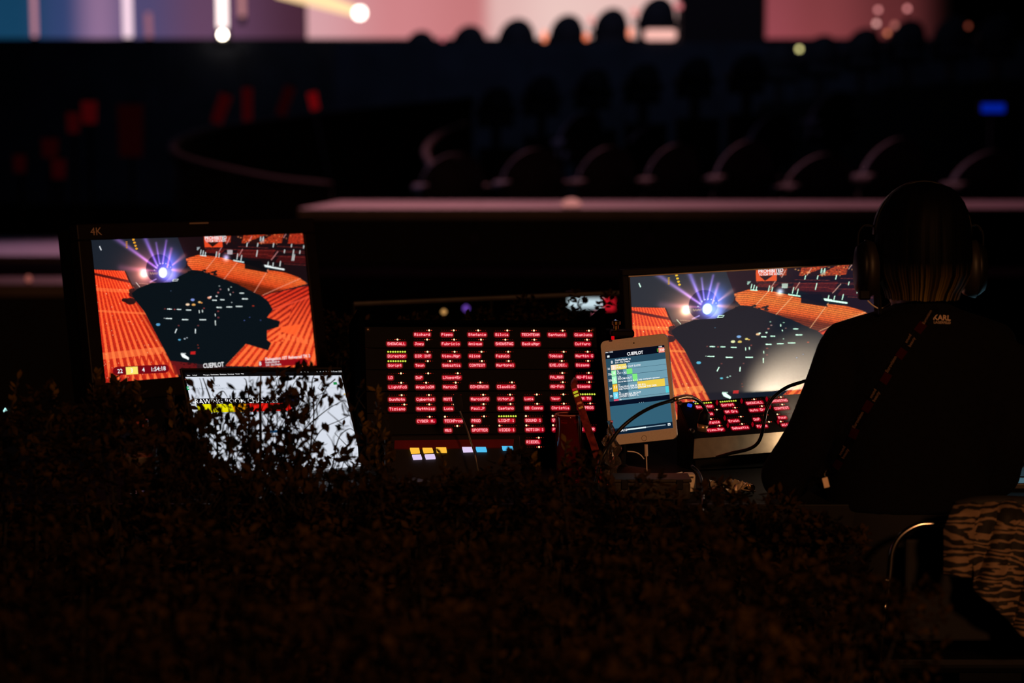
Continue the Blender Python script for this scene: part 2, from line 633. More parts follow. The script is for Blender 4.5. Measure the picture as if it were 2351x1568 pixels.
# left: curved booth rims and glow patches standing for red-lit seats
def rim(pts, d0, label, rad, m, hgt):
    P = [at(x, y, d) for x, y, d in pts]
    P = smoothpath(P, 6)
    t = thing('curved_booth', label, 'booth', (P[0].x, P[0].y, .75))
    o = P[0].copy(); o.z = .75
    obj('padded_rim', T([p - o for p in P], rad, 8), m, t, True)
    bm = bmesh.new()
    loft(bm, [[p - o + Vector((0, 0, -.01)), p - o + Vector((0, .1, -.01)), Vector((p.x - o.x, p.y - o.y + .1, 0)), Vector((p.x - o.x, p.y - o.y, 0))] for p in P])
    obj('booth_wall', bm, SKIRT, t)


RIMM = mat('booth_rim', (.010, .005, .005), .8, spec=.1)
rim([(1085, 232, 21), (900, 252, 20.4), (700, 274, 19.4), (520, 296, 18.2), (420, 322, 17), (398, 350, 16.2), (450, 376, 15.8), (620, 414, 15.4), (760, 430, 15.3)], 18, 'large curved booth with a faintly lit rim, its tip pointing left', .045, RIMM, 1)
rim([(1070, 288, 19), (1010, 312, 18), (978, 345, 17), (990, 378, 16.4), (1010, 400, 16)], 18, 'smaller curved booth nested beside the front round seats', .035, RIMM, 1)
REDM = mat('red_upholstery', (.35, .02, .025), .7, 0, .3, 6)


def red_glow(px, py, wpx, hpx, d, label, k=1.0, tilt=0.0):  # self-glowing patch standing in for red light on distant seats
    p = at(px, py, d)
    t = thing('red_glow_patch', label, 'glow patch', p, (0, tilt, 0), 'red glow patches standing for lit seats on the left')
    ww, hh = wpx * d / FPX, hpx * d / FPX
    bm = bmesh.new()
    rings = []
    nn = 7
    for i in range(nn + 1):
        x = (i / nn - .5) * ww
        y = .02 * math.sin(i * 1.7)
        rings.append([Vector((x, y, hh / 2)), Vector((x, y + .012, hh / 2)), Vector((x * .9, y + .012, -hh / 2)), Vector((x * .9, y, -hh / 2))])
    loft(bm, rings)
    o = obj('glow_face', bm, emis('red_lit_%d' % px, rgb(150 * k, 6 * k, 12 * k), 1), t, True)
    obj('pole', T([(0, .04, hh / 2 + .05), (0, .04, .76 - p.z)], .018, 6), SKIRT, t)


red_glow(205, 258, 36, 50, 19, 'red glow patch above the left stands, brighter of a pair', .34)
red_glow(168, 282, 30, 46, 19.3, 'darker red glow patch left of the brighter one', .24)
red_glow(508, 250, 30, 70, 19.6, 'leaning dark red glow patch left of a narrow upright one', .25, .35)
red_glow(568, 242, 24, 80, 19.2, 'narrow upright dark red glow patch beside the leaning one', .27)
red_glow(720, 232, 22, 40, 18.6, 'small bright red glow patch right of the dark gap', .62, -.2)
red_glow(655, 232, 26, 70, 19.9, 'faint brownish red glow patch before the small bright one', .15, .35)
red_glow(115, 340, 40, 44, 18, 'faint red glow patch low at the left', .15)
red_glow(45, 376, 30, 40, 17.5, 'faint red glow patch at the left edge', .15)
red_glow(135, 388, 34, 44, 17.2, 'dim red glow patch above the violet floor patch', .19)
red_glow(300, 300, 60, 120, 19.8, 'large very faint brown red glow patch on the left', .11)
ls_ = thing('violet_catch_deck', 'pale deck added to catch the violet light at the far left', 'stage', (-3.75, 14.1, .75))  # paler deck added so the violet pool of light shows here
for i in range(4):
    obj('deck_panel', B(((-1.8 + i * .9, 0, .02), (.898, 3.4, .04), .002)), DECKM, ls_)
st2 = thing('side_step', 'low step with pale violet top at the far left', 'step', (at(60, 640, 9.6).x, 9.6, 0))
zz = at(60, 652, 9.3).z
obj('step_tread', B(((0, 0, zz - .03), (1.5, .7, .06), .008)), DECKM, st2)
obj('step_riser', B(((0, -.3, (zz - .06) / 2), (1.46, .05, zz - .06))), SKIRT, st2)
obj('step_riser', B(((0, .3, (zz - .06) / 2), (1.46, .05, zz - .06))), SKIRT, st2)
lb = thing('floor_bulb', 'small orange lamp on the dark step at far left', 'light', at(66, 640, 9.35))
obj('bulb', lathe(bmesh.new(), [(.006, -.018), (.014, -.01), (.016, 0), (.012, .012), (.004, .018)], 10), emis('step_orange', rgb(150, 82, 72), .9), lb)
obj('socket', T([(0, 0, -.05), (0, 0, -.016)], .012, 8), SKIRT, lb)

# ------------------------------------------------------------------ desk
DZ = .728
dk = thing('control_desk', 'long black control desk carrying the monitors and intercom panels', 'desk', (0, 4.05, 0))
obj('desktop', B(((0, .01, DZ - .0175), (3.4, 1.04, .035), .004)), mat('black_laminate', (.006, .0055, .005), .8, 0, .2, 12, .08), dk)
obj('front_edge_strip', B(((0, -.515, DZ - .02), (3.4, .012, .045), .002)), BLKM, dk)
for sx in (-1.6, -.1, 1.6):
    for sy in (-.4, .5):
        obj('leg', B(((sx, sy, (DZ - .035) / 2), (.05, .05, DZ - .035), .004)), BLKM, dk)
obj('modesty_panel', B(((0, .515, .42), (3.3, .018, .56))), BLK, dk)

# ------------------------------------------------------------------ the show picture (colour grid shared by two monitors)
W4, H4 = .53, .298
M4 = thing('broadcast_monitor', 'boxy broadcast monitor marked 4K showing a red arena, at left', 'monitor', (-.6569, 4.29, 1.036), (R(-9.05), R(-.31), R(40.3)))


def c1(x, y):
    X, Z = onplane(M4, 160 + x * 600 / 2240, 480 + y * 600 / 2240)
    return X / W4 + .5, .5 - Z / H4


GW, GH, SS = 440, 248, 2
NX, NY = GW * SS, GH * SS
UU, VV = np.meshgrid((np.arange(NX) + .5) / NX, (np.arange(NY) + .5) / NY)
# inverse homography uv -> crop coordinates
_src = [(178, 262), (2000, 210), (2112, 1340), (303, 1493)]
_dst = [c1(*p) for p in _src]


def homog(src, dst):
    A = []
    for (x, y), (u, v) in zip(src, dst):
        A += [[x, y, 1, 0, 0, 0, -u * x, -u * y, -u], [0, 0, 0, x, y, 1, -v * x, -v * y, -v]]
    return np.linalg.svd(np.array(A))[2][-1].reshape(3, 3)


Hc = homog(_dst, _src)
_q = Hc @ np.stack([UU.ravel(), VV.ravel(), np.ones(NX * NY)])
X1 = (_q[0] / _q[2]).reshape(NY, NX)
Y1 = (_q[1] / _q[2]).reshape(NY, NX)
IMG = np.zeros((NY, NX, 3))
rs = np.random.RandomState(3)


def poly_mask(pts):
    m = np.zeros(X1.shape, bool)
    n = len(pts)
    for i in range(n):
        (x0, y0), (x1, y1) = pts[i], pts[(i + 1) % n]
        if y0 == y1:
            continue
        c = ((y0 > Y1) != (y1 > Y1)) & (X1 < (x1 - x0) * (Y1 - y0) / (y1 - y0) + x0)
        m ^= c
    return m


def put(m, col, a=1.0):
    col = np.asarray(col, float) / 255
    mm = (m * a)[..., None]
    IMG[:] = IMG * (1 - mm) + mm * col


def addc(m, col):
    IMG[:] = IMG + m[..., None] * np.asarray(col, float) / 255


def seg_dist(p, q):
    d = np.array([q[0] - p[0], q[1] - p[1]], float)
    L = d @ d
    t = np.clip(((X1 - p[0]) * d[0] + (Y1 - p[1]) * d[1]) / L, 0, 1)
    return np.hypot(X1 - p[0] - t * d[0], Y1 - p[1] - t * d[1]), t


def line(p, q, wd, col, a=1.0):
    d, t = seg_dist(p, q)
    put((d < wd / 2).astype(float), col, a)


def blob(x, y, rx, ry, col, a=1.0):
    put((((X1 - x) / rx) ** 2 + ((Y1 - y) / ry) ** 2 < 1).astype(float), col, a)


def glow(x, y, r, col, p=2):
    addc(np.exp(-(np.hypot(X1 - x, Y1 - y) / r) ** p), col)


def mixc(c0, c1_, t):
    return np.asarray(c0, float) * (1 - t[..., None]) + np.asarray(c1_, float) * t[..., None]


def putimg(m, img, a=1.0):
    mm = (m * a)[..., None]
    IMG[:] = IMG * (1 - mm) + mm * img / 255


noise = rs.rand(NY // 4 + 1, NX // 4 + 1).repeat(4, 0).repeat(4, 1)[:NY, :NX]
fine = rs.rand(NY // 2 + 1, NX // 2 + 1).repeat(2, 0).repeat(2, 1)[:NY, :NX]
put(np.ones_like(X1), (9, 19, 25))
put(poly_mask([(150, 200), (1010, 200), (1000, 480), (900, 600), (480, 660), (420, 520), (150, 530)]), (26, 33, 43))
put(poly_mask([(900, 180), (2060, 150), (2040, 620), (1500, 420), (1000, 430)]), (24, 12, 16))
# left stand: rows fan out from a far point
left = poly_mask([(150, 516), (470, 530), (505, 620), (552, 676), (528, 722), (545, 760), (610, 800), (650, 880), (740, 1050), (865, 1300), (905, 1345), (950, 1500), (150, 1560)]).astype(float)
s = (X1 - 157) / np.maximum(Y1 - 102, 20)
ph = ((s - .1266) / .048) % 1
t = np.clip((Y1 - 520) / 800, 0, 1)
base = mixc((250, 78, 34), (255, 112, 58), t)
dark = mixc((222, 48, 24), (196, 40, 24), t)
bright = ((ph > .08) & (ph < .52)).astype(float)
img = base * bright[..., None] + dark * (1 - bright[..., None])
seatdots = ((ph > .55) & (ph < .95) & (fine > .55)).astype(float)
img = img * (1 - .22 * seatdots[..., None]) + seatdots[..., None] * .22 * np.array((60, 8, 10))
img *= (.94 + .12 * noise)[..., None]
edge = np.clip((X1 - (430 + (Y1 - 700) * .62)) / 190, 0, 1) * (Y1 > 760)
img = img * (1 - .40 * edge[..., None])
putimg(left, img)
for y0, yy, al in ((688, 30, .5), (872, 18, .55), (1268, 60, .6)):
    band = left * (np.abs(Y1 - (y0 + (X1 - 220) * (.055 if y0 < 1000 else -.10))) < yy / 2)
    put(band, (255, 128, 66), al)
put(left * ((np.abs(Y1 - (556 + (X1 - 210) * .22)) < 11)), (70, 14, 16), .9)
low = left * (Y1 > 1300 - (X1 - 310) * .16)
put(low * (((X1 - 300 + (Y1 - 1300) * .1) / 62 % 1) > .78), (190, 40, 22), .7)
for _ in range(60):
    x, y = rs.uniform(220, 850), rs.uniform(600, 1450)
    put(left * (np.hypot(X1 - x, Y1 - y) < 3.6), (255, 200, 150), .8)
# dark ragged rims of the floor
for x, y, r in ((560, 730, 42), (600, 770, 34), (520, 790, 36), (470, 780, 20), (540, 700, 26)):
    blob(x, y, r * 1.3, r * .8, (22, 12, 16), .95)
# right stand, upper fan
r1 = poly_mask([(995, 425), (1105, 392), (1300, 415), (1500, 470), (1660, 520), (1830, 540), (1960, 585), (2040, 640), (1640, 742), (1580, 715), (1430, 640), (1250, 575), (1130, 530), (1050, 520), (1010, 480)]).astype(float)
tt = (Y1 - (395 + np.clip(X1 - 1100, 0, 2000) * .2 + np.clip(X1 - 1500, 0, 900) * .02)) / 150
img = mixc((246, 78, 32), (255, 108, 48), np.clip(1 - np.abs(tt - .35) * 1.6, 0, 1))
strp = ((tt * 9) % 1 > .55).astype(float)
img = img * (1 - .32 * strp[..., None]) * (.88 + .2 * noise)[..., None]
img *= (1 - .5 * np.clip((tt - .85) / .3, 0, 1))[..., None]
putimg(r1, img)
for p, q in (((1282, 375), (1150, 540)), ((1432, 462), (1313, 612)), ((1702, 515), (1580, 715)), ((1975, 595), (1655, 737))):
    line(p, q, 5, (255, 170, 140), .8)
# right stand, lower wedge
r2 = poly_mask([(1640, 742), (2045, 655), (2130, 1360), (1320, 1345), (1420, 1240), (1510, 1155), (1600, 1170), (1700, 1212), (1725, 1150), (1690, 1120), (1690, 1040), (1790, 1010), (1800, 960), (1690, 930), (1740, 862), (1700, 790)]).astype(float)
da = (Y1 + .52 * X1) / 36
fan = (2363 - X1) / np.maximum(Y1 - 245, 50) / .062
dm = (Y1 + .70 * X1) / 50
lowm = (Y1 > 1130 + (X1 - 1500) * .02) | (X1 > 1900 - (Y1 - 860) * .25)
phs = np.where(Y1 < 860 - (X1 - 1740) * .36, da, np.where(lowm, fan, dm)) % 1
br = (phs < .56).astype(float)
tone = np.clip((Y1 - 720) / 360, 0, 1)
img = mixc((214, 50, 28), (255, 108, 54), tone) * br[..., None] + mixc((130, 20, 20), (228, 58, 30), tone) * (1 - br[..., None])
sd = ((phs > .6) & (fine > .5)).astype(float)
img = img * (1 - .3 * sd[..., None])
img *= (.94 + .12 * noise)[..., None]
putimg(r2, img)
line((1735, 862), (2060, 752), 14, (230, 76, 50), .8)
put(poly_mask([(1810, 1010), (1990, 985), (1935, 1080), (1800, 1050)]).astype(float), (255, 96, 44), .9)
for i in range(9):
    x = 1790 + i * 38
    put(poly_mask([(x, 1062 + i * 8), (x + 24, 1068 + i * 8), (x + 21, 1112 + i * 8), (x - 3, 1106 + i * 8)]).astype(float), (255, 116, 60), .8)
for i in range(14):
    line((1330 + i * 12, 1345 - i * 13), (1340 + i * 12, 1345 - i * 13), 10, (90, 16, 20), .5)
# floor edge at the bottom
put(poly_mask([(860, 1300), (1000, 1305), (1130, 1330), (1340, 1340), (1320, 1420), (900, 1420)]).astype(float), (120, 20, 22), .8)
put(poly_mask([(1090, 1322), (1340, 1330), (1330, 1380), (1090, 1380)]).astype(float), (40, 26, 32), .9)
for _ in range(30):
    x, y = rs.uniform(880, 1110), rs.uniform(1310, 1400)
    blob(x, y, 7, 4, (40, 10, 14), .8)
# upper right tiers
for pts, col in (([(1320, 228), (1382, 226), (1378, 285), (1330, 292)], (205, 62, 26)), ([(1490, 222), (1835, 213), (1815, 292), (1560, 300), (1470, 290)], (216, 66, 28)),
                 ([(1885, 210), (2030, 206), (2030, 300), (1868, 296)], (214, 56, 28)), ([(1180, 345), (1330, 352), (1290, 385), (1150, 370)], (110, 26, 20)),
                 ([(1440, 350), (1760, 345), (1740, 430), (1420, 410)], (92, 20, 18)), ([(1800, 400), (2040, 400), (2045, 470), (1760, 455)], (78, 16, 18))):
    mk = poly_mask(pts).astype(float)
    put(mk * (.55 + .45 * (((Y1 + .1 * X1) / 13 % 1) > .4)) * (.6 + .5 * noise).clip(0, 1), col)
put(poly_mask([(1700, 213), (1750, 212), (1600, 300), (1480, 300), (1560, 268)]).astype(float), (14, 8, 12), .85)
for i in range(46):
    x, y = rs.uniform(1400, 2020), rs.uniform(214, 300)
    blob(x, y, rs.uniform(3, 9), rs.uniform(3, 7), (255, 150, 90) if rs.rand() < .5 else (40, 10, 10), .7)
for x0, x1, y in ((1160, 1480, 338), (1480, 2010, 352), (1320, 1700, 378), (1700, 2020, 402), (1820, 2030, 368), (1440, 1700, 322), (1780, 2020, 320), (1840, 2030, 470)):
    line((x0, y), (x1, y + 12), 4, (150, 50, 44), .7)
for p, q in (((1832, 246), (1855, 212)), ((1782, 365), (1728, 436)), ((1480, 345), (1450, 400)), ((1370, 245), (1345, 300)), ((1300, 330), (1270, 380)), ((1560, 232), (1530, 290))):
    line(p, q, 6, (230, 150, 150), .85)
for x, y, h in ((1120, 385, 34), (1140, 392, 34), (1160, 395, 24), (1252, 410, 44), (1278, 412, 34), (1432, 430, 46), (1467, 440, 42), (1517, 320, 30), (1608, 320, 26), (1743, 325, 30),
                (1600, 405, 50), (1838, 375, 24), (1905, 440, 90), (1918, 440, 50), (1970, 380, 22), (1898, 325, 24), (1655, 268, 30), (1632, 268, 30), (2003, 335, 24), (1800, 490, 40), (1740, 490, 30), (1697, 485, 30)):
    line((x, y), (x + h * .16, y - h), 7, (225, 240, 240), .95)
put(poly_mask([(1630, 250), (1668, 248), (1666, 286), (1630, 288)]).astype(float), (200, 215, 220), .5)
line((1405, 440), (1490, 456), 10, (210, 235, 235))
line((1655, 486), (1835, 518), 13, (240, 250, 250))
line((1655, 484), (1720, 495), 17, (240, 250, 250))
line((1120, 396), (1168, 402), 8, (210, 235, 235))
put(poly_mask([(1350, 350), (1395, 350), (1395, 388), (1350, 388)]).astype(float), (170, 160, 165))
glow(1340, 416, 26, (200, 190, 240))
put(poly_mask([(1498, 440), (1640, 442), (1665, 480), (1700, 545), (1500, 512)]).astype(float), (10, 10, 14), .95)
put(poly_mask([(1090, 325), (1118, 326), (1100, 352), (1090, 352)]).astype(float), (150, 160, 165))
# notice screen
put(poly_mask([(1148, 232), (1307, 229), (1310, 328), (1155, 328)]).astype(float), (226, 70, 32))
put(poly_mask([(1180, 285), (1280, 283), (1222, 326)]).astype(float), (14, 10, 12), .9)
# stage glow
glow(690, 545, 190, (92, 34, 24), 1.6)
glow(630, 555, 90, (150, 84, 60), 1.5)
glow(780, 510, 130, (36, 28, 80), 1.7)
blob(765, 510, 112, 122, (22, 14, 40), .72)
glow(850, 450, 90, (40, 60, 150), 2)
glow(860, 570, 70, (90, 100, 190), 2)
for p, q, w0, w1, col in (((745, 505), (395, 250), 16, 44, (150, 90, 190)), ((752, 490), (645, 248), 14, 40, (130, 90, 220)), ((770, 470), (740, 290), 10, 18, (120, 80, 190)),
                          ((795, 470), (828, 270), 10, 20, (140, 80, 200)), ((835, 500), (870, 340), 10, 26, (160, 70, 110)), ((880, 480), (980, 400), 10, 40, (130, 60, 50)),
                          ((880, 520), (1040, 540), 20, 60, (120, 44, 20)), ((740, 530), (440, 505), 10, 60, (90, 40, 60)), ((740, 600), (690, 625), 8, 14, (150, 120, 190))):
    d, tq = seg_dist(p, q)
    wd = w0 + (w1 - w0) * tq
    addc(np.exp(-(d / (wd * .5)) ** 2) * (1 - .55 * tq), col)
glow(636, 555, 34, (255, 220, 190))
glow(800, 545, 62, (60, 60, 150))
blob(798, 545, 37, 45, (246, 252, 255))
for i in range(9):
    a_ = math.pi * (1.1 + .8 * i / 8)
    blob(800 + 78 * math.cos(a_), 548 + 84 * math.sin(a_), 5, 5, (230, 220, 255), .9)
for i in range(7):
    blob(690 + i * 10, 550 + (i % 2) * 4, 3.5, 10, (255, 190, 150), .6)
for i in range(8):
    blob(600 + i * 11, 636 + i, 4, 4, (240, 160, 140), .8)
put(poly_mask([(885, 600), (934, 598), (922, 618), (876, 620)]).astype(float), (220, 225, 230))
put(poly_mask([(893, 604), (926, 603), (918, 614), (886, 615)]).astype(float), (14, 14, 20))
line((568, 630), (600, 668), 5, (240, 220, 210))
line((475, 535), (548, 690), 10, (50, 16, 16), .8)
for i in range(4):
    blob(486 + i, 282 + i * 16, 9, 6, (200, 130, 30), .9)
    blob(545 + i * 9, 262 + i * 26, 11, 9, (250, 170, 40), .95)
line((256, 322), (268, 350), 9, (230, 235, 240))
line((1005, 450), (1000, 500), 10, (50, 14, 12), .8)
floor_m = poly_mask([(530, 722), (580, 682), (700, 634), (885, 623), (935, 578), (1050, 520), (1130, 532), (1250, 577), (1430, 642), (1580, 717), (1700, 792), (1740, 862), (1690, 930), (1800, 965), (1790, 1010), (1690, 1040),
                     (1690, 1120), (1725, 1150), (1700, 1212), (1510, 1155), (1330, 1345), (1130, 1330), (860, 1300), (640, 880), (545, 760)]).astype(float)
put(floor_m, (8, 17, 23))
put(poly_mask([(885, 600), (934, 598), (922, 618), (876, 620)]).astype(float), (220, 225, 230))
put(poly_mask([(893, 604), (926, 603), (918, 614), (886, 615)]).astype(float), (14, 14, 20))
for i in range(16):
    blob(1020 + rs.uniform(0, 240), 520 + rs.uniform(0, 50), 12, 8, (10, 14, 18), .9)
# lamps and tables on the arena floor
for x, y, L in ((855, 857, 34), (936, 860, 32), (1018, 865, 38), (848, 938, 48), (988, 947, 48), (1140, 948, 50), (1280, 843, 40), (1367, 839, 44), (1451, 834, 50), (1240, 781, 32), (1307, 777, 30), (1501, 769, 44), (1474, 720, 32)):
    line((x - L / 2, y), (x + L / 2, y + 1), 8, (238, 252, 250))
for x, y, h in ((1108, 880, 18), (1136, 874, 16), (1246, 908, 16), (1247, 975, 36), (1360, 690, 14), (1375, 732, 8)):
    line((x, y - h / 2), (x + 2, y + h / 2), 7, (235, 245, 240))
for p, q in (((903, 1060), (915, 1030)), ((1076, 1062), (1077, 1030))):
    line(p, q, 8, (240, 250, 250))
for x, y, r, col in ((1010, 818, 17, (250, 215, 180)), (1062, 820, 16, (235, 170, 90)), (1112, 798, 13, (240, 190, 120)), (1130, 803, 9, (220, 140, 70)), (1195, 760, 16, (250, 170, 140)), (1207, 752, 9, (240, 240, 240)),
                     (1053, 778, 17, (130, 150, 220)), (757, 990, 18, (90, 160, 210)), (940, 1120, 12, (90, 170, 210)), (985, 1112, 9, (190, 200, 210)), (1005, 1103, 7, (190, 200, 210)), (1258, 747, 9, (230, 235, 235)),
                     (1271, 716, 9, (180, 90, 90)), (1291, 688, 8, (170, 110, 120)), (1282, 660, 7, (160, 170, 170)), (1382, 668, 7, (160, 180, 170)), (1400, 714, 7, (150, 90, 90)), (1150, 850, 8, (140, 60, 60)),
                     (898, 860, 8, (140, 60, 60)), (815, 856, 8, (110, 50, 50)), (1271, 876, 9, (140, 60, 60)), (1273, 930, 9, (130, 55, 60)), (933, 999, 8, (120, 50, 50)), (1101, 999, 8, (120, 60, 60)), (1572, 830, 9, (170, 50, 30)),
                     (1388, 800, 5, (230, 240, 240)), (1496, 955, 5, (90, 110, 190)), (1541, 928, 5, (90, 110, 190)), (1635, 953, 5, (80, 100, 170)), (867, 702, 6, (60, 80, 110)), (1103, 1190, 7, (150, 50, 40)), (1098, 1166, 6, (150, 60, 40)), (810, 935, 5, (220, 220, 220))):
    blob(x, y, r, r * .62, col, .95)
put(poly_mask([(1035, 1222), (1078, 1218), (1076, 1245), (1034, 1247)]).astype(float), (190, 30, 30))
put(poly_mask([(950, 1243), (975, 1238), (1022, 1275), (1018, 1293), (965, 1270)]).astype(float), (245, 250, 250))
for i in range(5):
    blob(955 + i * 9, 1238, 3.5, 5, (230, 235, 235))
IMG = np.clip(IMG, 0, 1)
IMG = IMG.reshape(GH, SS, GW, SS, 3).mean((1, 3))
IML = np.where(IMG <= .04045, IMG / 12.92, ((IMG + .055) / 1.055) ** 2.4)


def grid_mesh(img, wd, ht):
    gh, gw = img.shape[:2]
    xs = (np.arange(gw + 1) / gw - .5) * wd
    zs = (.5 - np.arange(gh + 1) / gh) * ht
    vx, vz = np.meshgrid(xs, zs)
    co = np.stack([vx, np.zeros_like(vx), vz], -1).reshape(-1, 3)
    idx = np.arange((gh + 1) * (gw + 1)).reshape(gh + 1, gw + 1)
    f = np.stack([idx[1:, :-1], idx[1:, 1:], idx[:-1, 1:], idx[:-1, :-1]], -1).reshape(-1, 4)
    me = bpy.data.meshes.new('screen')
    me.vertices.add(len(co)); me.vertices.foreach_set('co', co.ravel())
    me.loops.add(f.size); me.loops.foreach_set('vertex_index', f.ravel().astype(np.int32))
    me.polygons.add(len(f)); me.polygons.foreach_set('loop_start', np.arange(0, f.size, 4, dtype=np.int32))
    me.update(calc_edges=True)
    a = me.color_attributes.new('Col', 'FLOAT_COLOR', 'CORNER')
    c = np.ones((gh * gw, 4, 4), np.float32)
    c[:, :, :3] = img.reshape(-1, 1, 3)
    a.data.foreach_set('color', c.ravel())
    return me


SCR = grid_mesh(IML, 1, 1)

# ------------------------------------------------------------------ 4K broadcast monitor
WHT = emis('screen_white', (.95, .95, .97), 1.0)
SM4 = screen_mat('show_picture_red', 1.08)
s4 = link('screen', SCR.copy(), M4, SM4)
s4.scale = (W4, 1, H4)
s4.location = (0, -.0005, 0)
fw_, ft, fb, dep = .032, .034, .04, .075
fr = bmesh.new()
for c, s in (((0, .012, H4 / 2 + ft / 2), (W4 + 2 * fw_, .035, ft)), ((0, .012, -H4 / 2 - fb / 2), (W4 + 2 * fw_, .035, fb)),
             ((-W4 / 2 - fw_ / 2, .012, 0), (fw_, .035, H4)), ((W4 / 2 + fw_ / 2, .012, 0), (fw_, .035, H4))):
    box(fr, c, s, .003)
obj('bezel', fr, mat('monitor_bezel', (.005, .003, .003), .55, 0, .1, 40, .15), M4)
bk = B(((0, .012 + dep / 2 + .006, -.003), (W4 + .055, dep, H4 + .065), .006))
obj('back_housing', bk, BLK, M4)
for i in range(7):
    obj('vent_slat', B(((-W4 / 2 - .0285, .05, .09 - i * .035), (.002, .05, .004))), BLKM, M4)
x, z = onplane(M4, 453, 513.5)
obj('tally_bar', B(((x, -.0065, z), (.047, .004, .0035), .0008)), mat('tally_bar_clear', (.24, .18, .15), .5), M4)
x, z = onplane(M4, 205, 541)
text('lettering', '4K', .023, mat('bezel_print', (.36, .25, .2), .6), M4, x, z, -.0062)
obj('foot_column', B(((0, .08, -.20), (.10, .04, .12), .006)), BLK, M4)
bmf = B(((0, 0, .011), (.34, .22, .02), .006))
sf4 = thing('monitor_stand', 'black pedestal under the boxy 4K monitor', 'stand', (-.657 - .05, 4.29 + .055, DZ), (0, 0, R(40.3)))
obj('foot_plate', bmf, BLK, sf4)
obj('column', B(((0, .03, .0455), (.08, .03, .055), .006)), BLK, sf4)
# overlay graphics on the 4K picture
K1 = (160, 480, 600 / 2240)
ui = Flat(M4, K1, -.0009)


def pill(F, x0, y0, x1, y1, slope, col):
    pts = []
    r = (y1 - y0) / 2
    for k in range(9):
        a = math.pi / 2 + math.pi * k / 8
        pts.append((x0 + r + r * math.cos(a), (y0 + y1) / 2 + r * math.sin(a)))
    for k in range(9):
        a = -math.pi / 2 + math.pi * k / 8
        X = x1 - r + r * math.cos(a)
        pts.append((X, (y0 + y1) / 2 + r * math.sin(a) + slope * (x1 - x0)))
    F.poly(pts, col)


pill(ui, 368, 1352, 850, 1424, -.042, (118, 6, 20))
ui.poly([(478, 1355), (580, 1350), (585, 1414), (484, 1420)], (255, 232, 110))
OVM = screen_mat('overlay_glow', 1.0)
ui.build('overlay_bar', OVM, M4)
ui = Flat(M4, K1, -.0009)
pill(ui, 1615, 1298, 2038, 1352, -.04, (150, 14, 24))
ui.build('overlay_bar', OVM, M4)


def t1(s, x, y, size, bold=.01, sx=1.0, align='LEFT', par=M4, k=K1, yo=-.0012, m=WHT, ang=0):
    X, Z = onplane(par, k[0] + x * k[2], k[1] + y * k[2])
    return text('lettering', s, size, m, par, X, Z, yo, align, ang, sx, None, bold)


t1('22', 408, 1408, .0125)
t1('3', 520, 1402, .0125)
t1('4', 620, 1396, .0125)
t1('1:54:18', 692, 1392, .0125)
t1('CUEPILOT', 1143, 1364, .0142, .015, .80)
t1('Delegation 1ST Rehearsal TK 2', 1674, 1300, .0092, .012, 1.02)
t1('Netherlands vs', 1676, 1323, .0060, .012)
t1('S10 - De Diepte', 1680, 1346, .0060, .012)
t1('8', 1622, 1342, .012, .012)
t1('PROHIBITED', 1156, 264, .0108, .02, .92)
t1('TO FILM THE SCREEN', 1162, 285, .0066, .01, .82)

# ------------------------------------------------------------------ right monitor
MR = thing('desk_monitor', 'wide thin-bezel monitor showing an orange arena, beside the tablet', 'monitor', (.5065, 4.118, .9711), (R(-3.1), R(-2.36), R(13.05)))
sr_ = link('screen', SCR.copy(), MR, screen_mat('show_picture_orange', 1.0, (1.04, 1.52, 1.18), (.004, .003, .012), .030))
sr_.scale = (W4, 1, H4)
fr = bmesh.new()
th = .0035
for c, s in (((0, .004, -H4 / 2 - .008), (W4 + 2 * th, .012, .016)), ((-W4 / 2 - th / 2, .004, 0), (th, .012, H4)), ((W4 / 2 + th / 2, .004, 0), (th, .012, H4))):
    box(fr, c, s, .0005)
obj('bezel_highlight', B(((0, .003, H4 / 2 + .0016), (W4 + 2 * th, .012, .0026), .0006)), mat('bezel_highlight_pale', (.45, .38, .30), .4, .2), MR)  # pale strip painting the highlight along the top bezel edge
obj('inner_bezel', fr, mat('glossy_bezel', (.02, .016, .014), .25), MR)
fr = bmesh.new()
t2 = .013
for c, s in (((0, .012, H4 / 2 + th + t2 / 2), (W4 + 2 * th + 2 * t2, .03, t2)), ((-W4 / 2 - th - t2 / 2, .012, 0), (t2, .03, H4 + 2 * th)), ((W4 / 2 + th + t2 / 2, .012, 0), (t2, .03, H4 + 2 * th))):
    box(fr, c, s, .002)
obj('outer_frame', fr, BLK, MR)
obj('back_housing', B(((0, .036, 0), (W4 + .02, .03, H4 + .02), .008)), BLK, MR)
obj('foot', B(((0, .05, -.18), (.08, .03, .11), .004), ((0, .03, -.226), (.22, .12, .01), .003)), BLK, MR)
b = at(1714, 600, 4.15)
_m = MR.matrix_world.inverted() @ b
obj('camera_button', lathe(bmesh.new(), [(.002, -.002), (.004, 0), (.002, .003)], 8, _m.x, .01), BLK, MR).location.z = H4 / 2 + .018
for s, x, y, sz in (('PROHIBITED', 1213, 168, .0108), ('TO FILM THE SCREEN', 1218, 190, .0066)):
    t1(s, x, y, sz, .02 if sz > .01 else .01, .92 if sz > .01 else .82, 'LEFT', MR, (1400, 580, 660 / 2351), -.001)

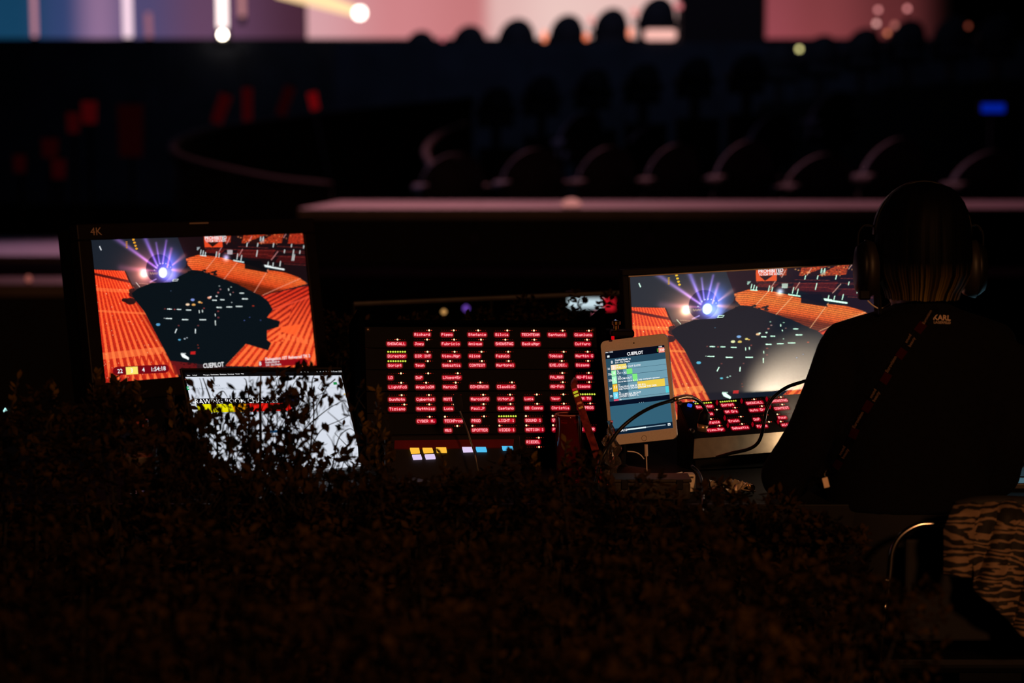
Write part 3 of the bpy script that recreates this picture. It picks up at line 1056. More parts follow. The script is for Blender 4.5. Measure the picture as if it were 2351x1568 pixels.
# task lamp behind the operator's arm lights the lower right of that screen
LH0 = at(1898, 930, 3.965)
tl = thing('task_lamp', 'small gooseneck task lamp hidden before the orange monitor', 'lamp', (LH0.x + .045, LH0.y - .125, DZ))
hd = LH0 - Vector(tl.location)
obj('base', lathe(bmesh.new(), [(.03, 0), (.03, .01), (.015, .016), (.006, .02)], 16), BLK, tl)
obj('neck', T(smoothpath([(0, 0, .015), (.008, -.004, .07), (.0, .03, .13), hd + Vector((.016, -.008, .012))], 5), .004, 8), BLK, tl)
obj('shade', T([hd + Vector((.016, -.008, .012)), hd], [.008, .018], 12), BLK, tl)
obj('bulb', lathe(bmesh.new(), [(.002, -.006), (.008, -.003), (.008, .003), (.002, .006)], 10), emis('warm_bulb', (1, .75, .45), 6), tl).location = hd + Vector((-.008, .006, -.006))
lamp('task_lamp_beam', 'SPOT', LH0 + Vector((-.014, .01, -.008)), at(1838, 915, 4.2), 50, (1, .80, .58), .006, 84, 1.0)
lamp('task_lamp_spill', 'POINT', LH0 + Vector((-.014, .0, -.016)), (0, 0, 0), .55, (1, .75, .5), .008)

# ------------------------------------------------------------------ laptop
LP = thing('laptop', 'open laptop showing a white spreadsheet behind leafy twigs', 'laptop', (-.496, 3.947, .936), (R(-30), R(2.8), R(33.7)))
LW, LH = .358, .243
lid = bmesh.new()
box(lid, (0, .0035, -LH / 2), (LW, .006, LH), .0029)
obj('lid', lid, mat('dark_aluminium', (.05, .045, .042), .4, .6), LP)
KL = (380, 800, 520 / 2351)
sx0, sx1, sz0, sz1 = -LW / 2 + .007, LW / 2 - .007, -.011, -.236
obj('screen_glass', B((((sx0 + sx1) / 2, .0002, (sz0 + sz1) / 2), (LW - .006, .0006, LH - .006))), BLK, LP)
F = Flat(LP, KL, -.0006)
F.poly([(sx0, sz1), (sx1, sz1), (sx1, sz0), (sx0, sz0)], (8, 8, 10), True)
zb = sz0 - .009
F.poly([(sx0, sz1), (sx1, sz1), (sx1, zb), (sx0, zb)], (216, 222, 234), True)
F.poly([(sx0, zb - .028), (sx1, zb - .028), (sx1, zb - .0275), (sx0, zb - .0275)], (170, 178, 190), True)
_, zr1 = onplane(LP, 380 + 330 * KL[2], 800 + 522 * KL[2])
_, zr2 = onplane(LP, 380 + 330 * KL[2], 800 + 582 * KL[2])
zr3 = zr2 - (zr1 - zr2) * 1.45
xA = sx0 + .012
xB = sx0 + .235
F.poly([(xA, zr2), (xB, zr2), (xB, zr1), (xA, zr1)], (8, 8, 14), True)
F.poly([(xA, zr3), (sx0 + .088, zr3), (sx0 + .088, zr2), (xA, zr2)], (236, 226, 8), True)
F.poly([(sx0 + .088, zr3), (sx0 + .118, zr3), (sx0 + .118, zr2), (sx0 + .088, zr2)], (255, 170, 12), True)
F.poly([(sx0 + .118, zr3), (xB - .02, zr3), (xB - .02, zr2), (sx0 + .118, zr2)], (236, 28, 20), True)
F.poly([(sx0 + .150, zr2 + .001), (xB, zr2 + .001), (xB, zr1), (sx0 + .150, zr1)], (10, 22, 44), True)
for i in range(9):
    zz = zr3 - .008 - i * .0125
    F.poly([(xA, zz), (xB, zz), (xB, zz - .0004), (xA, zz - .0004)], (160, 170, 182), True)
for i in range(9):
    xx = xA + .02 + i * .024
    F.poly([(xx, sz1 + .004), (xx + .0004, sz1 + .004), (xx + .0004, zr3), (xx, zr3)], (186, 192, 204), True)
F.poly([(sx0 + .150, zr3 - .046), (sx0 + .196, zr3 - .046), (sx0 + .196, zr3 - .041), (sx0 + .150, zr3 - .041)], (20, 90, 140), True)
F.poly([(215, 397), (240, 394), (247, 430), (222, 433)], (18, 150, 88))
F.poly([(226, 408), (238, 407), (241, 420), (229, 421)], (220, 240, 228))
F.poly([(1738, 352), (1775, 350), (1780, 376), (1743, 378)], (30, 140, 70))
F.poly([(1804, 352), (1830, 352), (1832, 372), (1818, 378), (1806, 372)], (24, 90, 150))
F.poly([(1850, 470), (1864, 469), (1866, 484), (1852, 485)], (240, 200, 90))
for x, col in ((205, (236, 90, 80)), (223, (230, 200, 90)), (240, (80, 180, 90))):
    F.poly([(x - 6, 318), (x + 5, 317), (x + 6, 327), (x - 5, 328)], col)
LSM = screen_mat('laptop_glow', 1.0)
F.build('screen', LSM, LP)
GREY = emis('screen_grey_print', rgb(120, 128, 142), 1)
for s, x, y in (('Safari', 220, 288), ('Archief', 278, 286), ('Weergave', 390, 283), ('Geschiedenis', 466, 280), ('Bladwijzers', 562, 277), ('Download', 644, 275), ('Venster', 722, 272), ('Help', 782, 270)):
    t1(s, x, y, .0036, .008, .9, 'LEFT', LP, KL, -.0012)
t1('Za 15 mei  12:22', 1712, 248, .0042, .008, .9, 'LEFT', LP, KL, -.0012)
for x in (1400, 1440, 1472, 1565, 1600, 1632, 1660, 1690):
    X, Z = onplane(LP, 380 + x * KL[2], 800 + (252 - (x - 1400) * .022) * KL[2])
    text('lettering', 'o', .0045, WHT, LP, X, Z, -.0012)
t1('DRAWING ROOM CHANGES', 250, 580, .0150, .008, .98, 'LEFT', LP, KL, -.0012)
t1('FEEDBACK', 440, 398, .0055, .004, 1, 'LEFT', LP, KL, -.0012, GREY)
t1('Bestand  Bewerken  Weergave  Invoegen  Opmaak', 270, 424, .0042, .002, 1, 'LEFT', LP, KL, -.0012, GREY)
bs_ = Euler((R(-30), R(2.8), R(33.7))).to_matrix() @ Vector((0, 0, -LH))
hinge = Vector((-.496, 3.947, .936)) + bs_
LB = thing('laptop_base', 'keyboard half of the open laptop resting on the desk', 'laptop', (hinge.x, hinge.y, DZ), (0, 0, R(33.7)))
bpy.data.objects.remove(LB)
base_e = bpy.data.objects.new('base', bpy.data.meshes.new('base'))
bm = B(((0, -.122, 0), (LW, .243, .011), .003))
bm.to_mesh(base_e.data); bm.free()
base_e.data.materials.append(MATS['dark_aluminium'])
C.objects.link(base_e)
base_e.parent = LP
bpy.context.view_layer.update()
base_e.matrix_world = Matrix.Translation((hinge.x, hinge.y, DZ + .0065)) @ Euler((0, 0, R(33.7))).to_matrix().to_4x4()
kb = bmesh.new()
for r in range(5):
    for c in range(14):
        box(kb, ((c - 6.5) * .0195, -.045 - r * .0195, .0065), (.0165, .0165, .0015), 0)
me = bpy.data.meshes.new('keyboard')
kb.to_mesh(me); kb.free()
ko = link('keyboard', me, base_e, BLK)
ko['kind'] = 'stuff'
tp = obj('trackpad', B(((0, -.185, .0058), (.14, .085, .0008))), BLKM, base_e)

# ------------------------------------------------------------------ intercom rack
RK = thing('equipment_rack', 'low black rack frame holding the stack of red lit intercom strips', 'rack', (-.2531, 4.007, .9962), (R(-16.9), R(1.06), R(11.77)))
CP, U1 = .0556, .04445
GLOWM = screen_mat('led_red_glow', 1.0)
PINK = emis('led_pink_core', (1, .40, .44), 1.35)
DIMR = emis('led_dim_red', (.10, .004, .002), 1.0)
LIT = emis('led_warm_white', (1, .62, .36), 1.7)
LIME = emis('led_lime', (.66, .78, .07), 1.15)
WARN = emis('led_red_bright', (.8, .05, .02), 1.0)
PX0, PX1 = -.046, .4366
rows = [  # one list per row of keys; column index -> (text, lit led position 0..8)
    {1: ('Richard', 6), 2: ('Pippo', 5), 3: ('Stefanie', 4), 4: ('Silvia', 5), 5: ('TECHTEAM', 5), 6: ('Santucci', 6), 7: ('Gianluca', 6)},
    {0: ('SHOWCALL', 4), 1: ('Joey', 5), 2: ('Fabricio', 5), 3: ('Anique', 5), 4: ('SHOWSTAG', 4), 5: ('BackaMgr', 5), 7: ('Cuffaro', 5)},
    {0: ('Director', 9), 1: ('DIR INT', 5), 2: ('View.Mgr', 5), 3: ('Alice', 5), 4: ('Fasulo', 5), 6: ('Tobias', 6), 7: ('Martin G', 5)},
    {0: ('Script', 9), 1: ('Teun', 5), 2: ('Sebastia', 3), 3: ('CONTEST', 5), 4: ('Martorel', 5), 6: ('EXE.DEC.', 5), 7: ('Disane', 5)},
    {0: ('LD', 5), 1: ('DoP', 5), 2: ('LXops+Er', 6), 6: ('PA_MAN', 5), 7: ('AU-Play', 5)},
    {0: ('LightFoS', 5), 1: ('AngeloDM', 4), 2: ('MarcoG', 5), 3: ('D3+ERWIN', 4), 4: ('ClaudioC', 6), 6: ('AU-Foh', 5), 7: ('Simone', 5)},
    {0: ('SunMotn', 5), 1: ('Cyberhst', 5), 2: ('MOTION', 5), 3: ('MarcoSFX', 5), 4: ('Vitor_P', 5), 5: ('Luca', 5), 6: ('Ymxr', 5), 7: ('COM TV', 9)},
    {0: ('Tiziano', 6), 1: ('Matthias', 5), 2: ('Luca', 4), 3: ('Paul_P', 5), 4: ('Gaetano', 5), 5: ('OB Conns', 5), 6: ('Christia', 5), 7: ('TEMPROS', 5)},
    {1: ('CYBER M.', 5), 2: ('TECHProd', 0), 3: ('PROD', 5), 4: ('LIGHT 1', 9), 5: ('SOUND 1', 0), 6: ('STAGE 1', 0)},
    {2: ('M&S', 5), 3: ('SPOTTER', 0), 4: ('VIDEO 1', 0), 5: ('MOTION 1', 0), 6: ('PYRO 1', 0), 7: ('LI TOUR', 0)},
    {5: ('RIEDEL', 5)}, {5: ('', 5)},
]
PANM = mat('intercom_face', (.0018, .0015, .0015), .6, 0, .15, 80, .08)
stack = ['topmost intercom strip of the rack, below the planter leaves', 'intercom strip second from the top of the rack', 'intercom strip third from the top, with empty middle keys',
         'intercom strip fourth from the top, beside the tablet edge', 'intercom strip second from the bottom, with microphone neck in front', 'bottom intercom strip with a single lit key']


def dots(parent, x, z, wid, lit, name='level_light', yy=-.0036):
    v, f, mi = [], [], []
    n = 8
    for k in range(n):
        cx = x + wid * k / (n - 1)
        if lit == 9:
            mm, r = 2, .0019
        elif k == lit:
            mm, r = 1, .0020
        elif abs(k - lit) == 1:
            mm, r = 3, .0011
        else:
            mm, r = 0, .0008
        i0 = len(v)
        for q in range(8):
            a = 2 * math.pi * q / 8
            v.append((cx + r * math.cos(a), yy, z + r * math.sin(a)))
        f.append(tuple(range(i0, i0 + 8)))
        mi.append(mm)
    me = bpy.data.meshes.new(name)
    me.from_pydata(v, [], f)
    for m in (DIMR, LIT, LIME, WARN):
        me.materials.append(m)
    me.polygons.foreach_set('material_index', mi)
    return link(name, me, parent)


def rounded(x0, z0, x1, z1, r, y, n=5):
    pts = []
    for cx, cz, a0 in ((x1 - r, z0 + r, -90), (x1 - r, z1 - r, 0), (x0 + r, z1 - r, 90), (x0 + r, z0 + r, 180)):
        for k in range(n + 1):
            a = R(a0 + 90 * k / n)
            pts.append((cx + r * math.cos(a), y, cz + r * math.sin(a)))
    return pts


def key_display(parent, s, lit, x, z, cw=.00465, ch=.0058, led=True):
    """one key: red lit window (display) with dot lettering and its row of level lights"""
    wid = max(1, len(s)) * cw
    me = bpy.data.meshes.new('display')
    v, f, cv = [], [], []
    levels = ((-.0012, .0016, (.62, .004, .022)), (.0008, .0024, (.34, .0, .010)), (.0020, .0032, (.09, .0, .002)), (.0034, .0040, (.0, .0, .0)))  # window glow spread outwards as a painted bloom halo
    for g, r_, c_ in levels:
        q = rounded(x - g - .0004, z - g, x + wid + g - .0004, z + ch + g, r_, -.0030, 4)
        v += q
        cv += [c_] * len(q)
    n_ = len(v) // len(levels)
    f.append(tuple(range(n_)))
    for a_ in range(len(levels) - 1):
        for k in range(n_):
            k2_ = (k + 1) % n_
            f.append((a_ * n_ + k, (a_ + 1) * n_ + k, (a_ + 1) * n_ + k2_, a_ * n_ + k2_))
    i = len(v)
    v += [(x, -.0032, z - .0036), (x + wid - .001, -.0032, z - .0036), (x + wid - .001, -.0032, z - .0027), (x, -.0032, z - .0027)]  # thin bar painting the lettering's red reflection below
    cv += [(.16, .0, .006)] * 4
    f.append((i, i + 1, i + 2, i + 3))
    me.from_pydata(v, [], f)
    ca_ = me.color_attributes.new('Col', 'FLOAT_COLOR', 'POINT')
    ca_.data.foreach_set('color', [e for c_ in cv for e in (*c_, 1)])
    me.materials.append(GLOWM)
    d = link('display', me, parent)
    tm = dot_text(s, x, z, cw, ch)
    tm.materials.append(PINK)
    t = link('lettering', tm, d)
    t.location.y = -.0034
    if led:
        dots(d, x + .001, z + ch + .0058, 8 * cw - .0028, lit)
    return d


SCREW = bpy.data.meshes.new('rack_screw')
_b = loft(bmesh.new(), [[Vector((p.x, p.z, p.y)) for p in ell((0, 0, y), r, r, 12)] for r, y in ((.0046, 0), (.0046, -.0016), (.003, -.0026), (.0016, -.0014))])
_b.to_mesh(SCREW); _b.free()
SCREW.materials.append(mat('screw_metal', (.14, .10, .07), .35, .8))
for u in range(6):
    z0 = -u * U1                    # text base line of first row
    pt = bpy.data.objects.new('intercom_panel', None)
    C.objects.link(pt)
    pt.empty_display_size = .05
    pt.matrix_world = RK.matrix_world @ Matrix.Translation((0, 0, z0))
    tag(pt, stack[u], 'intercom', 'red lit intercom strips in the rack')
    obj('faceplate', B((((PX0 + PX1) / 2, .001, -.0060), (PX1 - PX0, .004, .0436), .0008)), PANM, pt)
    obj('chassis', B((((PX0 + PX1) / 2, .07, -.0060), (PX1 - PX0 - .04, .13, .042), .002)), BLK, pt)
    for sx in (PX0 + .008, PX1 - .008) if u == 0 else ():
        for dz in ((.010,) if u else (.010,)):
            o = link('rack_screw', SCREW, pt)
            o.location = (sx, -.001, dz)
    bpy.context.view_layer.update()
    for h in range(2):
        ri = 2 * u + h
        if ri >= len(rows):
            continue
        for c, (s, lit) in rows[ri].items():
            x = c * CP + .0005
            z = -.0036 - (.0192 if h else 0)
            if s:
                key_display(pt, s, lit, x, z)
            else:
                dots(pt, x + .001, z + .0116, .034, lit)
FELT = mat('rack_felt', (.0012, .0012, .0012), 1.0, spec=0)
for sx in (PX0 - .008, PX1 + .008):
    obj('side_rail', B(((sx, .05, -.10), (.012, .16, .30), .002)), FELT, RK)
obj('top_plate', B((((PX0 + PX1) / 2, .06, .024), (PX1 - PX0 + .03, .15, .006), .001)), FELT, RK)
obj('bottom_plate', B((((PX0 + PX1) / 2, .06, -.252), (PX1 - PX0 + .03, .15, .006), .001)), FELT, RK)

# ------------------------------------------------------------------ button pad in front of the rack
p = at(1040, 1046, 3.86)
BP = thing('button_pad', 'tilted button pad with lit yellow, white and blue keys below the intercom rack', 'button pad', (p.x, p.y, p.z), (R(-38), 0, R(4)))
obj('housing', B(((.0, .017, -.012), (.265, .03, .125), .006)), mat('pad_housing', (.010, .008, .008), .5), BP)
_t = [onplane(BP, x, y) for x, y in ((905, 1031), (1178, 1028), (1180, 1009), (906, 1012))]
hp = bmesh.new()
vs = [hp.verts.new((x, -.0015, z)) for x, z in _t] + [hp.verts.new((x, .012, z)) for x, z in _t]
for q in ((0, 1, 2, 3), (7, 6, 5, 4), (0, 4, 5, 1), (1, 5, 6, 2), (2, 6, 7, 3), (3, 7, 4, 0)):
    hp.faces.new([vs[i] for i in q])
obj('top_ledge', hp, mat('pad_ledge_lit_red', (.13, .004, .008), .5), BP)  # red light of the intercom strips painted into the ledge colour
YEL, LAV, SKY = emis('key_yellow', rgb(255, 190, 60), 1), emis('key_lavender', rgb(225, 205, 245), 1), emis('key_sky', rgb(80, 190, 240), 1)
for q, m in (([(941, 1030), (962, 1030), (964, 1040), (944, 1041)], YEL), ([(970, 1030), (992, 1030), (995, 1039), (973, 1040)], YEL), ([(1001, 1029), (1024, 1029), (1026, 1039), (1003, 1039)], YEL),
             ([(946, 1046), (966, 1045), (969, 1054), (949, 1055)], LAV), ([(975, 1045), (997, 1044), (1000, 1053), (978, 1054)], LAV),
             ([(1061, 1028), (1084, 1028), (1087, 1037), (1064, 1038)], LAV), ([(1092, 1028), (1115, 1028), (1118, 1037), (1095, 1037)], SKY), ([(1152, 1026), (1176, 1026), (1178, 1033), (1155, 1034)], SKY)):
    hp = bmesh.new()
    P = [onplane(BP, *e) for e in q]
    vs = [hp.verts.new((x, -.0035, z)) for x, z in P] + [hp.verts.new((x, .004, z)) for x, z in P]
    for f in ((0, 1, 2, 3), (7, 6, 5, 4), (0, 4, 5, 1), (1, 5, 6, 2), (2, 6, 7, 3), (3, 7, 4, 0)):
        hp.faces.new([vs[i] for i in f])
    bmesh.ops.recalc_face_normals(hp, faces=hp.faces[:])
    obj('key', hp, m, BP)
pz = BP.matrix_world @ Vector((0, .035, -.06))
obj('prop_foot', B(((0, .05, -.05), (.2, .04, .05), .004)), BLK, BP)

# gooseneck microphone before the rack
gp = [at(x, y, d) for x, y, d in ((1050, 925, 3.80), (1058, 950, 3.80), (1072, 985, 3.79), (1086, 1030, 3.78), (1092, 1052, 3.77))]
gb = Vector((gp[-1].x + .008, gp[-1].y, DZ))
GM = thing('gooseneck_microphone', 'slim gooseneck microphone standing before the intercom rack', 'microphone', gb)
obj('neck', T(smoothpath([q - gb for q in gp] + [Vector((0, 0, .012))], 5), .0016, 8), mat('neck_metal', (.35, .33, .3), .3, .9), GM)
hd = [at(x, y, d) - gb for x, y, d in ((1046, 906, 3.81), (1049, 916, 3.805), (1053, 930, 3.80), (1057, 943, 3.80))]
obj('foam_windshield', T(smoothpath(hd, 3), [.004, .0075, .009, .0095, .0095, .009, .0085, .007, .005, .003], 12), mat('foam', (.006, .005, .005), .95, 0, .3, 200), GM, True)
obj('base', lathe(bmesh.new(), [(.04, 0), (.04, .008), (.02, .014), (.008, .02)], 18), BLK, GM)

# ------------------------------------------------------------------ tablet
TB = thing('tablet', 'white framed tablet showing a coloured cue list, clamped upright', 'tablet', (.2425, 3.7999, .9072), (R(-8.38), R(-8.38), R(-19.18)))
TW, TH_ = .1348, .2032


def rprism(o_name, w_, h_, r, y0, y1, m, parent, n=6):
    a = [Vector(q) for q in rounded(-w_ / 2, -h_ / 2, w_ / 2, h_ / 2, r, y0, n)]
    b_ = [Vector(q) for q in rounded(-w_ / 2, -h_ / 2, w_ / 2, h_ / 2, r, y1, n)]
    return obj(o_name, loft(bmesh.new(), [a, b_]), m, parent)


rprism('front_glass', TW - .001, TH_ - .001, .010, -.0002, .001, mat('white_bezel', (.72, .66, .60), .45, 0, .06, 300), TB)
rprism('back_shell', TW, TH_, .0105, .001, .0075, mat('tablet_aluminium', (.55, .50, .46), .3, .8, .05), TB)
KT = (1340, 740, 260 / 1073)
F = Flat(TB, KT, -.0006)
STL, STR, SBR, SBL = (203, 280), (765, 215), (848, 1000), (275, 1070)


def L(a, b, t):
    return (a[0] + (b[0] - a[0]) * t, a[1] + (b[1] - a[1]) * t)


def tp_(u, v):
    return L(L(STL, STR, u), L(SBL, SBR, u), v)


def band(u0, v0, u1, v1, col):
    F.poly([tp_(u0, v1), tp_(u1, v1), tp_(u1, v0), tp_(u0, v0)], col)


band(0, 0, 1, 1, (44, 88, 108))
band(0, 0, 1, .088, (4, 10, 24))
band(0, .088, 1, .598, (40, 76, 96))
for v0, v1, u in ((.165, .229, .36), (.232, .297, .27), (.301, .392, .33), (.396, .487, .33), (.491, .572, .33)):
    band(.155, v0, 1, v1, (62, 100, 120))
    band(u, v0, 1, v1, (112, 158, 176))
band(.155, .575, 1, .598, (112, 156, 172))
band(.075, .166, .16, .229, (255, 226, 190)); band(.16, .166, .335, .229, (246, 220, 110))
band(.075, .234, .155, .297, (170, 252, 180)); band(.33, .232, .425, .297, (120, 232, 120))
band(.075, .302, .155, .392, (176, 255, 204)); band(.42, .302, .5, .390, (128, 236, 130))
band(.075, .398, .155, .487, (250, 196, 50)); band(.49, .397, .945, .486, (240, 206, 76))
band(.075, .493, .155, .572, (120, 224, 250)); band(.945, .493, 1, .572, (80, 206, 220))
band(.075, .577, .155, .598, (226, 80, 110))
band(0, .598, 1, .655, (4, 14, 34))
band(0, .655, 1, .925, (50, 96, 118))
band(0, .925, 1, 1, (8, 30, 50))
band(.25, .945, .56, .962, (226, 244, 246)); band(.56, .947, .885, .958, (150, 172, 184))
band(.92, .938, .965, .966, (235, 242, 245)); band(.933, .946, .952, .958, (8, 30, 50))
band(.895, .028, .995, .085, (250, 150, 130))
for i in range(3):
    band(.873, .034 + i * .014, .885, .043 + i * .014, (90, 220, 60))
band(.03, .048, .07, .072, (230, 240, 240))
for i in range(3):
    band(.485 + i * .034, .648, .497 + i * .034, .655, (150, 176, 184))
F.build('screen', screen_mat('tablet_glow', 1.0), TB)
tang = None


def tt_(s, u, v, size, m=WHT, al='LEFT', sx=1, b=.02):
    x, y = tp_(u, v)
    t1(s, x, y, size, b, sx, al, TB, KT, -.0014, m)


tt_('CUEPILOT', .5, .075, .0086, WHT, 'CENTER', .82, .03)
tt_('iPad  12:22', .01, .018, .0034)
tt_('100%', .90, .022, .0034)
tt_('TAP', .915, .068, .0055)
tt_('8', .085, .148, .0075)
tt_('Netherlands vs', .155, .125, .0052); tt_('S10 - De Diepte', .155, .152, .0045)
for s, v in (('22', .218), ('22a', .283), ('22b', .358), ('24', .455), ('25', .545)):
    tt_(s, .018, v, .0052)
tt_('3', .105, .212, .0075); tt_('4', .105, .28, .0075); tt_('5', .105, .362, .0075); tt_('11', .095, .45, .0075); tt_('3', .105, .546, .0075)
tt_('4s', .17, .186, .0042); tt_('PULL OUT OUT SLOW', .17, .215, .0048)
tt_('2s', .17, .256, .0045); tt_('CU + AS', .17, .285, .0052)
tt_('1.2s', .17, .325, .0045); tt_('ZOOM OUT', .17, .352, .0052); tt_('not as fast out as in 1 2, help steadycam operator', .17, .383, .0042)
tt_('5s', .17, .42, .0045); tt_('WALKING SEM SS 180 R>L', .17, .448, .0048); tt_('SHE WALK DOWN FROM THE DISK', .17, .474, .0048)
tt_('7s', .17, .512, .0045); tt_('PS LJ-MS NA FRONT', .17, .538, .0050); tt_('AVOID STEADY L', .17, .563, .0050)
tt_('7s', .17, .596, .0045)
tt_('1:54:18', .10, .968, .0062)
hb = T([(.0050 * math.cos(2 * math.pi * k / 24), 0, .0050 * math.sin(2 * math.pi * k / 24)) for k in range(25)], .0004, 6)
o = obj('home_button_ring', hb, mat('ring_beige', (.20, .15, .11), .25, .5), TB)
x, z = onplane(TB, 1479, 1006)
o.location = (x, -.0003, z)
x, z = onplane(TB, 1455.5, 787.5)
cm = loft(bmesh.new(), [[Vector((p.x, p.z, p.y)) for p in ell((0, 0, y), r, r, 10)] for r, y in ((.0014, 0), (.0013, -.0006))])
obj('front_camera', cm, BLK, TB).location = (x, -.0003, z)
# white charging lead under the tablet
c0 = at(1483, 1021, 3.815)
WL = thing('charging_lead', 'white charging lead plugged into the underside of the tablet', 'cable', c0)
obj('plug', T([(0, 0, .0005), (.001, 0, -.022)], .0034, 10), mat('white_plastic', (.6, .5, .42), .5), WL)
obj('lead', T(smoothpath([(.001, 0, -.02), (.002, .0, -.05), (.004, .01, -.08), (.03, .05, c0.z * 0 - (c0.z - DZ) + .003), (.08, .12, -(c0.z - DZ) + .003)], 5), .0013, 8), MATS['white_plastic'], WL)
# tablet clamp stand
cl = at(1412, 772, 3.83)
CS = thing('tablet_clamp_stand', 'black clamp and pole gripping the tablet from behind', 'stand', (cl.x + .02, 3.90, DZ))
o0 = CS.location
obj('pole', T([(0, 0, .005), (0, 0, cl.z - DZ - .03)], .007, 10), BLK, CS)
obj('foot', lathe(bmesh.new(), [(.055, 0), (.055, .008), (.012, .016), (.008, .02)], 18), BLK, CS)
obj('clamp_jaw', B(((-.005, -.055, cl.z - DZ + .004), (.045, .05, .012), .003), ((-.005, -.02, cl.z - DZ - .012), (.03, .035, .03), .003)), BLK, CS)
br = at(1414, 752, 3.88) - o0
obj('brass_knob', lathe(bmesh.new(), [(.004, -.016), (.009, -.014), (.009, -.007), (.005, -.005), (.005, .004), (.0085, .006), (.0085, .012), (.004, .014)], 14, br.x, br.y), mat('brass', (.5, .30, .08), .25, 1), CS).location.z = br.z
kn = at(1397, 757, 3.9) - o0
obj('stem', T([br + Vector((0, 0, -.02)), Vector((0, 0, cl.z - DZ - .03))], .005, 8), BLK, CS)
bl_ = at(1413, 737, 3.88) - o0
obj('status_light', lathe(bmesh.new(), [(.001, -.003), (.0032, 0), (.001, .003)], 8, bl_.x, bl_.y), emis('pale_blue', rgb(110, 120, 150), 1), CS).location.z = bl_.z
rl = at(1407, 776, 3.83) - o0
obj('red_tab', B((rl, (.006, .004, .007), .001)), emis('red_tab_lit', rgb(200, 6, 16), 1), CS)

# ------------------------------------------------------------------ second intercom unit, sloped, below the orange monitor
P2 = thing('desktop_intercom', 'sloped desktop intercom with red lit keys below the orange monitor', 'intercom', (.3727, 4.0005, .8478), (R(-49.18), R(-1.64), R(19.07)))
A = [onplane(P2, x, y) for x, y in ((1555, 925), (1592, 1003))]
x0p, x1p = A[0][0] + .002, .46
zt, zbm = onplane(P2, 1700, 914)[1], onplane(P2, 1700, 1000)[1]
obj('faceplate', B((((x0p + x1p) / 2, .002, (zt + zbm) / 2), (x1p - x0p, .005, zt - zbm), .001)), PANM, P2)
bpy.context.view_layer.update()
fpx0, fpy0 = 1540, 890
kk = 300 / 2351


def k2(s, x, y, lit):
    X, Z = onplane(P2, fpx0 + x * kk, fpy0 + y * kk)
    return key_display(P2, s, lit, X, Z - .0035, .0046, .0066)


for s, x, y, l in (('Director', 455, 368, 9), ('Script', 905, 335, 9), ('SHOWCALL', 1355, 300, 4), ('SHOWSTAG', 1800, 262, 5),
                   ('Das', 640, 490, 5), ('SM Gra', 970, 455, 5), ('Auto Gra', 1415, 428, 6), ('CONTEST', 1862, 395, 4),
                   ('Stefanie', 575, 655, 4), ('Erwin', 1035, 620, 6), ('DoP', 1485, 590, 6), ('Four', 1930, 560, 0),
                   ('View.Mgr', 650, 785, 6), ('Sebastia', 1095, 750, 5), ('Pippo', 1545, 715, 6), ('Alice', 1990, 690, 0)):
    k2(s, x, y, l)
SHR = emis('lever_red', (.25, .0, .006), 1)
for x, y in ((820, 300), (1262, 270), (1715, 235), (870, 440), (960, 575), (1015, 705), (1460, 690), (1770, 370), (1920, 640)):
    X, Z = onplane(P2, fpx0 + x * kk, fpy0 + y * kk)
    obj('key_lever', B(((X, -.005, Z), (.0016, .008, .0075), .0004)), BLK if x in (870,) else SHR, P2)
for x, y in ((150, 285), (372, 790)):
    X, Z = onplane(P2, fpx0 + x * kk, fpy0 + y * kk)
    o = link('face_screw', SCREW, P2)
    o.location = (X, -.001, Z); o.scale = (1.4, 1.2, 1.4)
X, Z = onplane(P2, fpx0 + 330 * kk, fpy0 + 345 * kk)
obj('blue_light', B(((X, -.0045, Z), (.010, .006, .006), .002, (0, .5, 0))), emis('blue_led', rgb(40, 80, 210), 1.1), P2)
for i, col in enumerate(((120, 160, 250), (240, 230, 190))):
    X, Z = onplane(P2, fpx0 + (402 + i * 42) * kk, fpy0 + 280 * kk)
    obj('indicator', lathe(bmesh.new(), [(.0004, -.0012), (.0016, 0), (.0004, .0012)], 8, X, -.004), emis('ind_%d' % i, rgb(*col), 1), P2).location.z = Z
# housing behind and the grey front plate standing on the desk
wm = P2.matrix_world
fb_ = [wm @ Vector((x, .0, zbm)) for x in (x0p, x1p)]
ft_ = [wm @ Vector((x, .006, zt)) for x in (x0p, x1p)]
bb_ = [Vector((q.x, q.y, DZ + .002)) for q in ft_]
wmi = wm.inverted()
fl_ = [Vector((q.x - .012 * math.sin(R(-19)), q.y - .012, DZ + .004)) for q in fb_]
bm = bmesh.new()
prof0 = [fb_[0] + Vector((0, .004, -.004)), ft_[0], bb_[0], fl_[0] + Vector((0, .01, 0))]
prof1 = [fb_[1] + Vector((0, .004, -.004)), ft_[1], bb_[1], fl_[1] + Vector((0, .01, 0))]
loft(bm, [[wmi @ q for q in prof0], [wmi @ q for q in prof1]])
obj('housing', bm, BLK, P2)
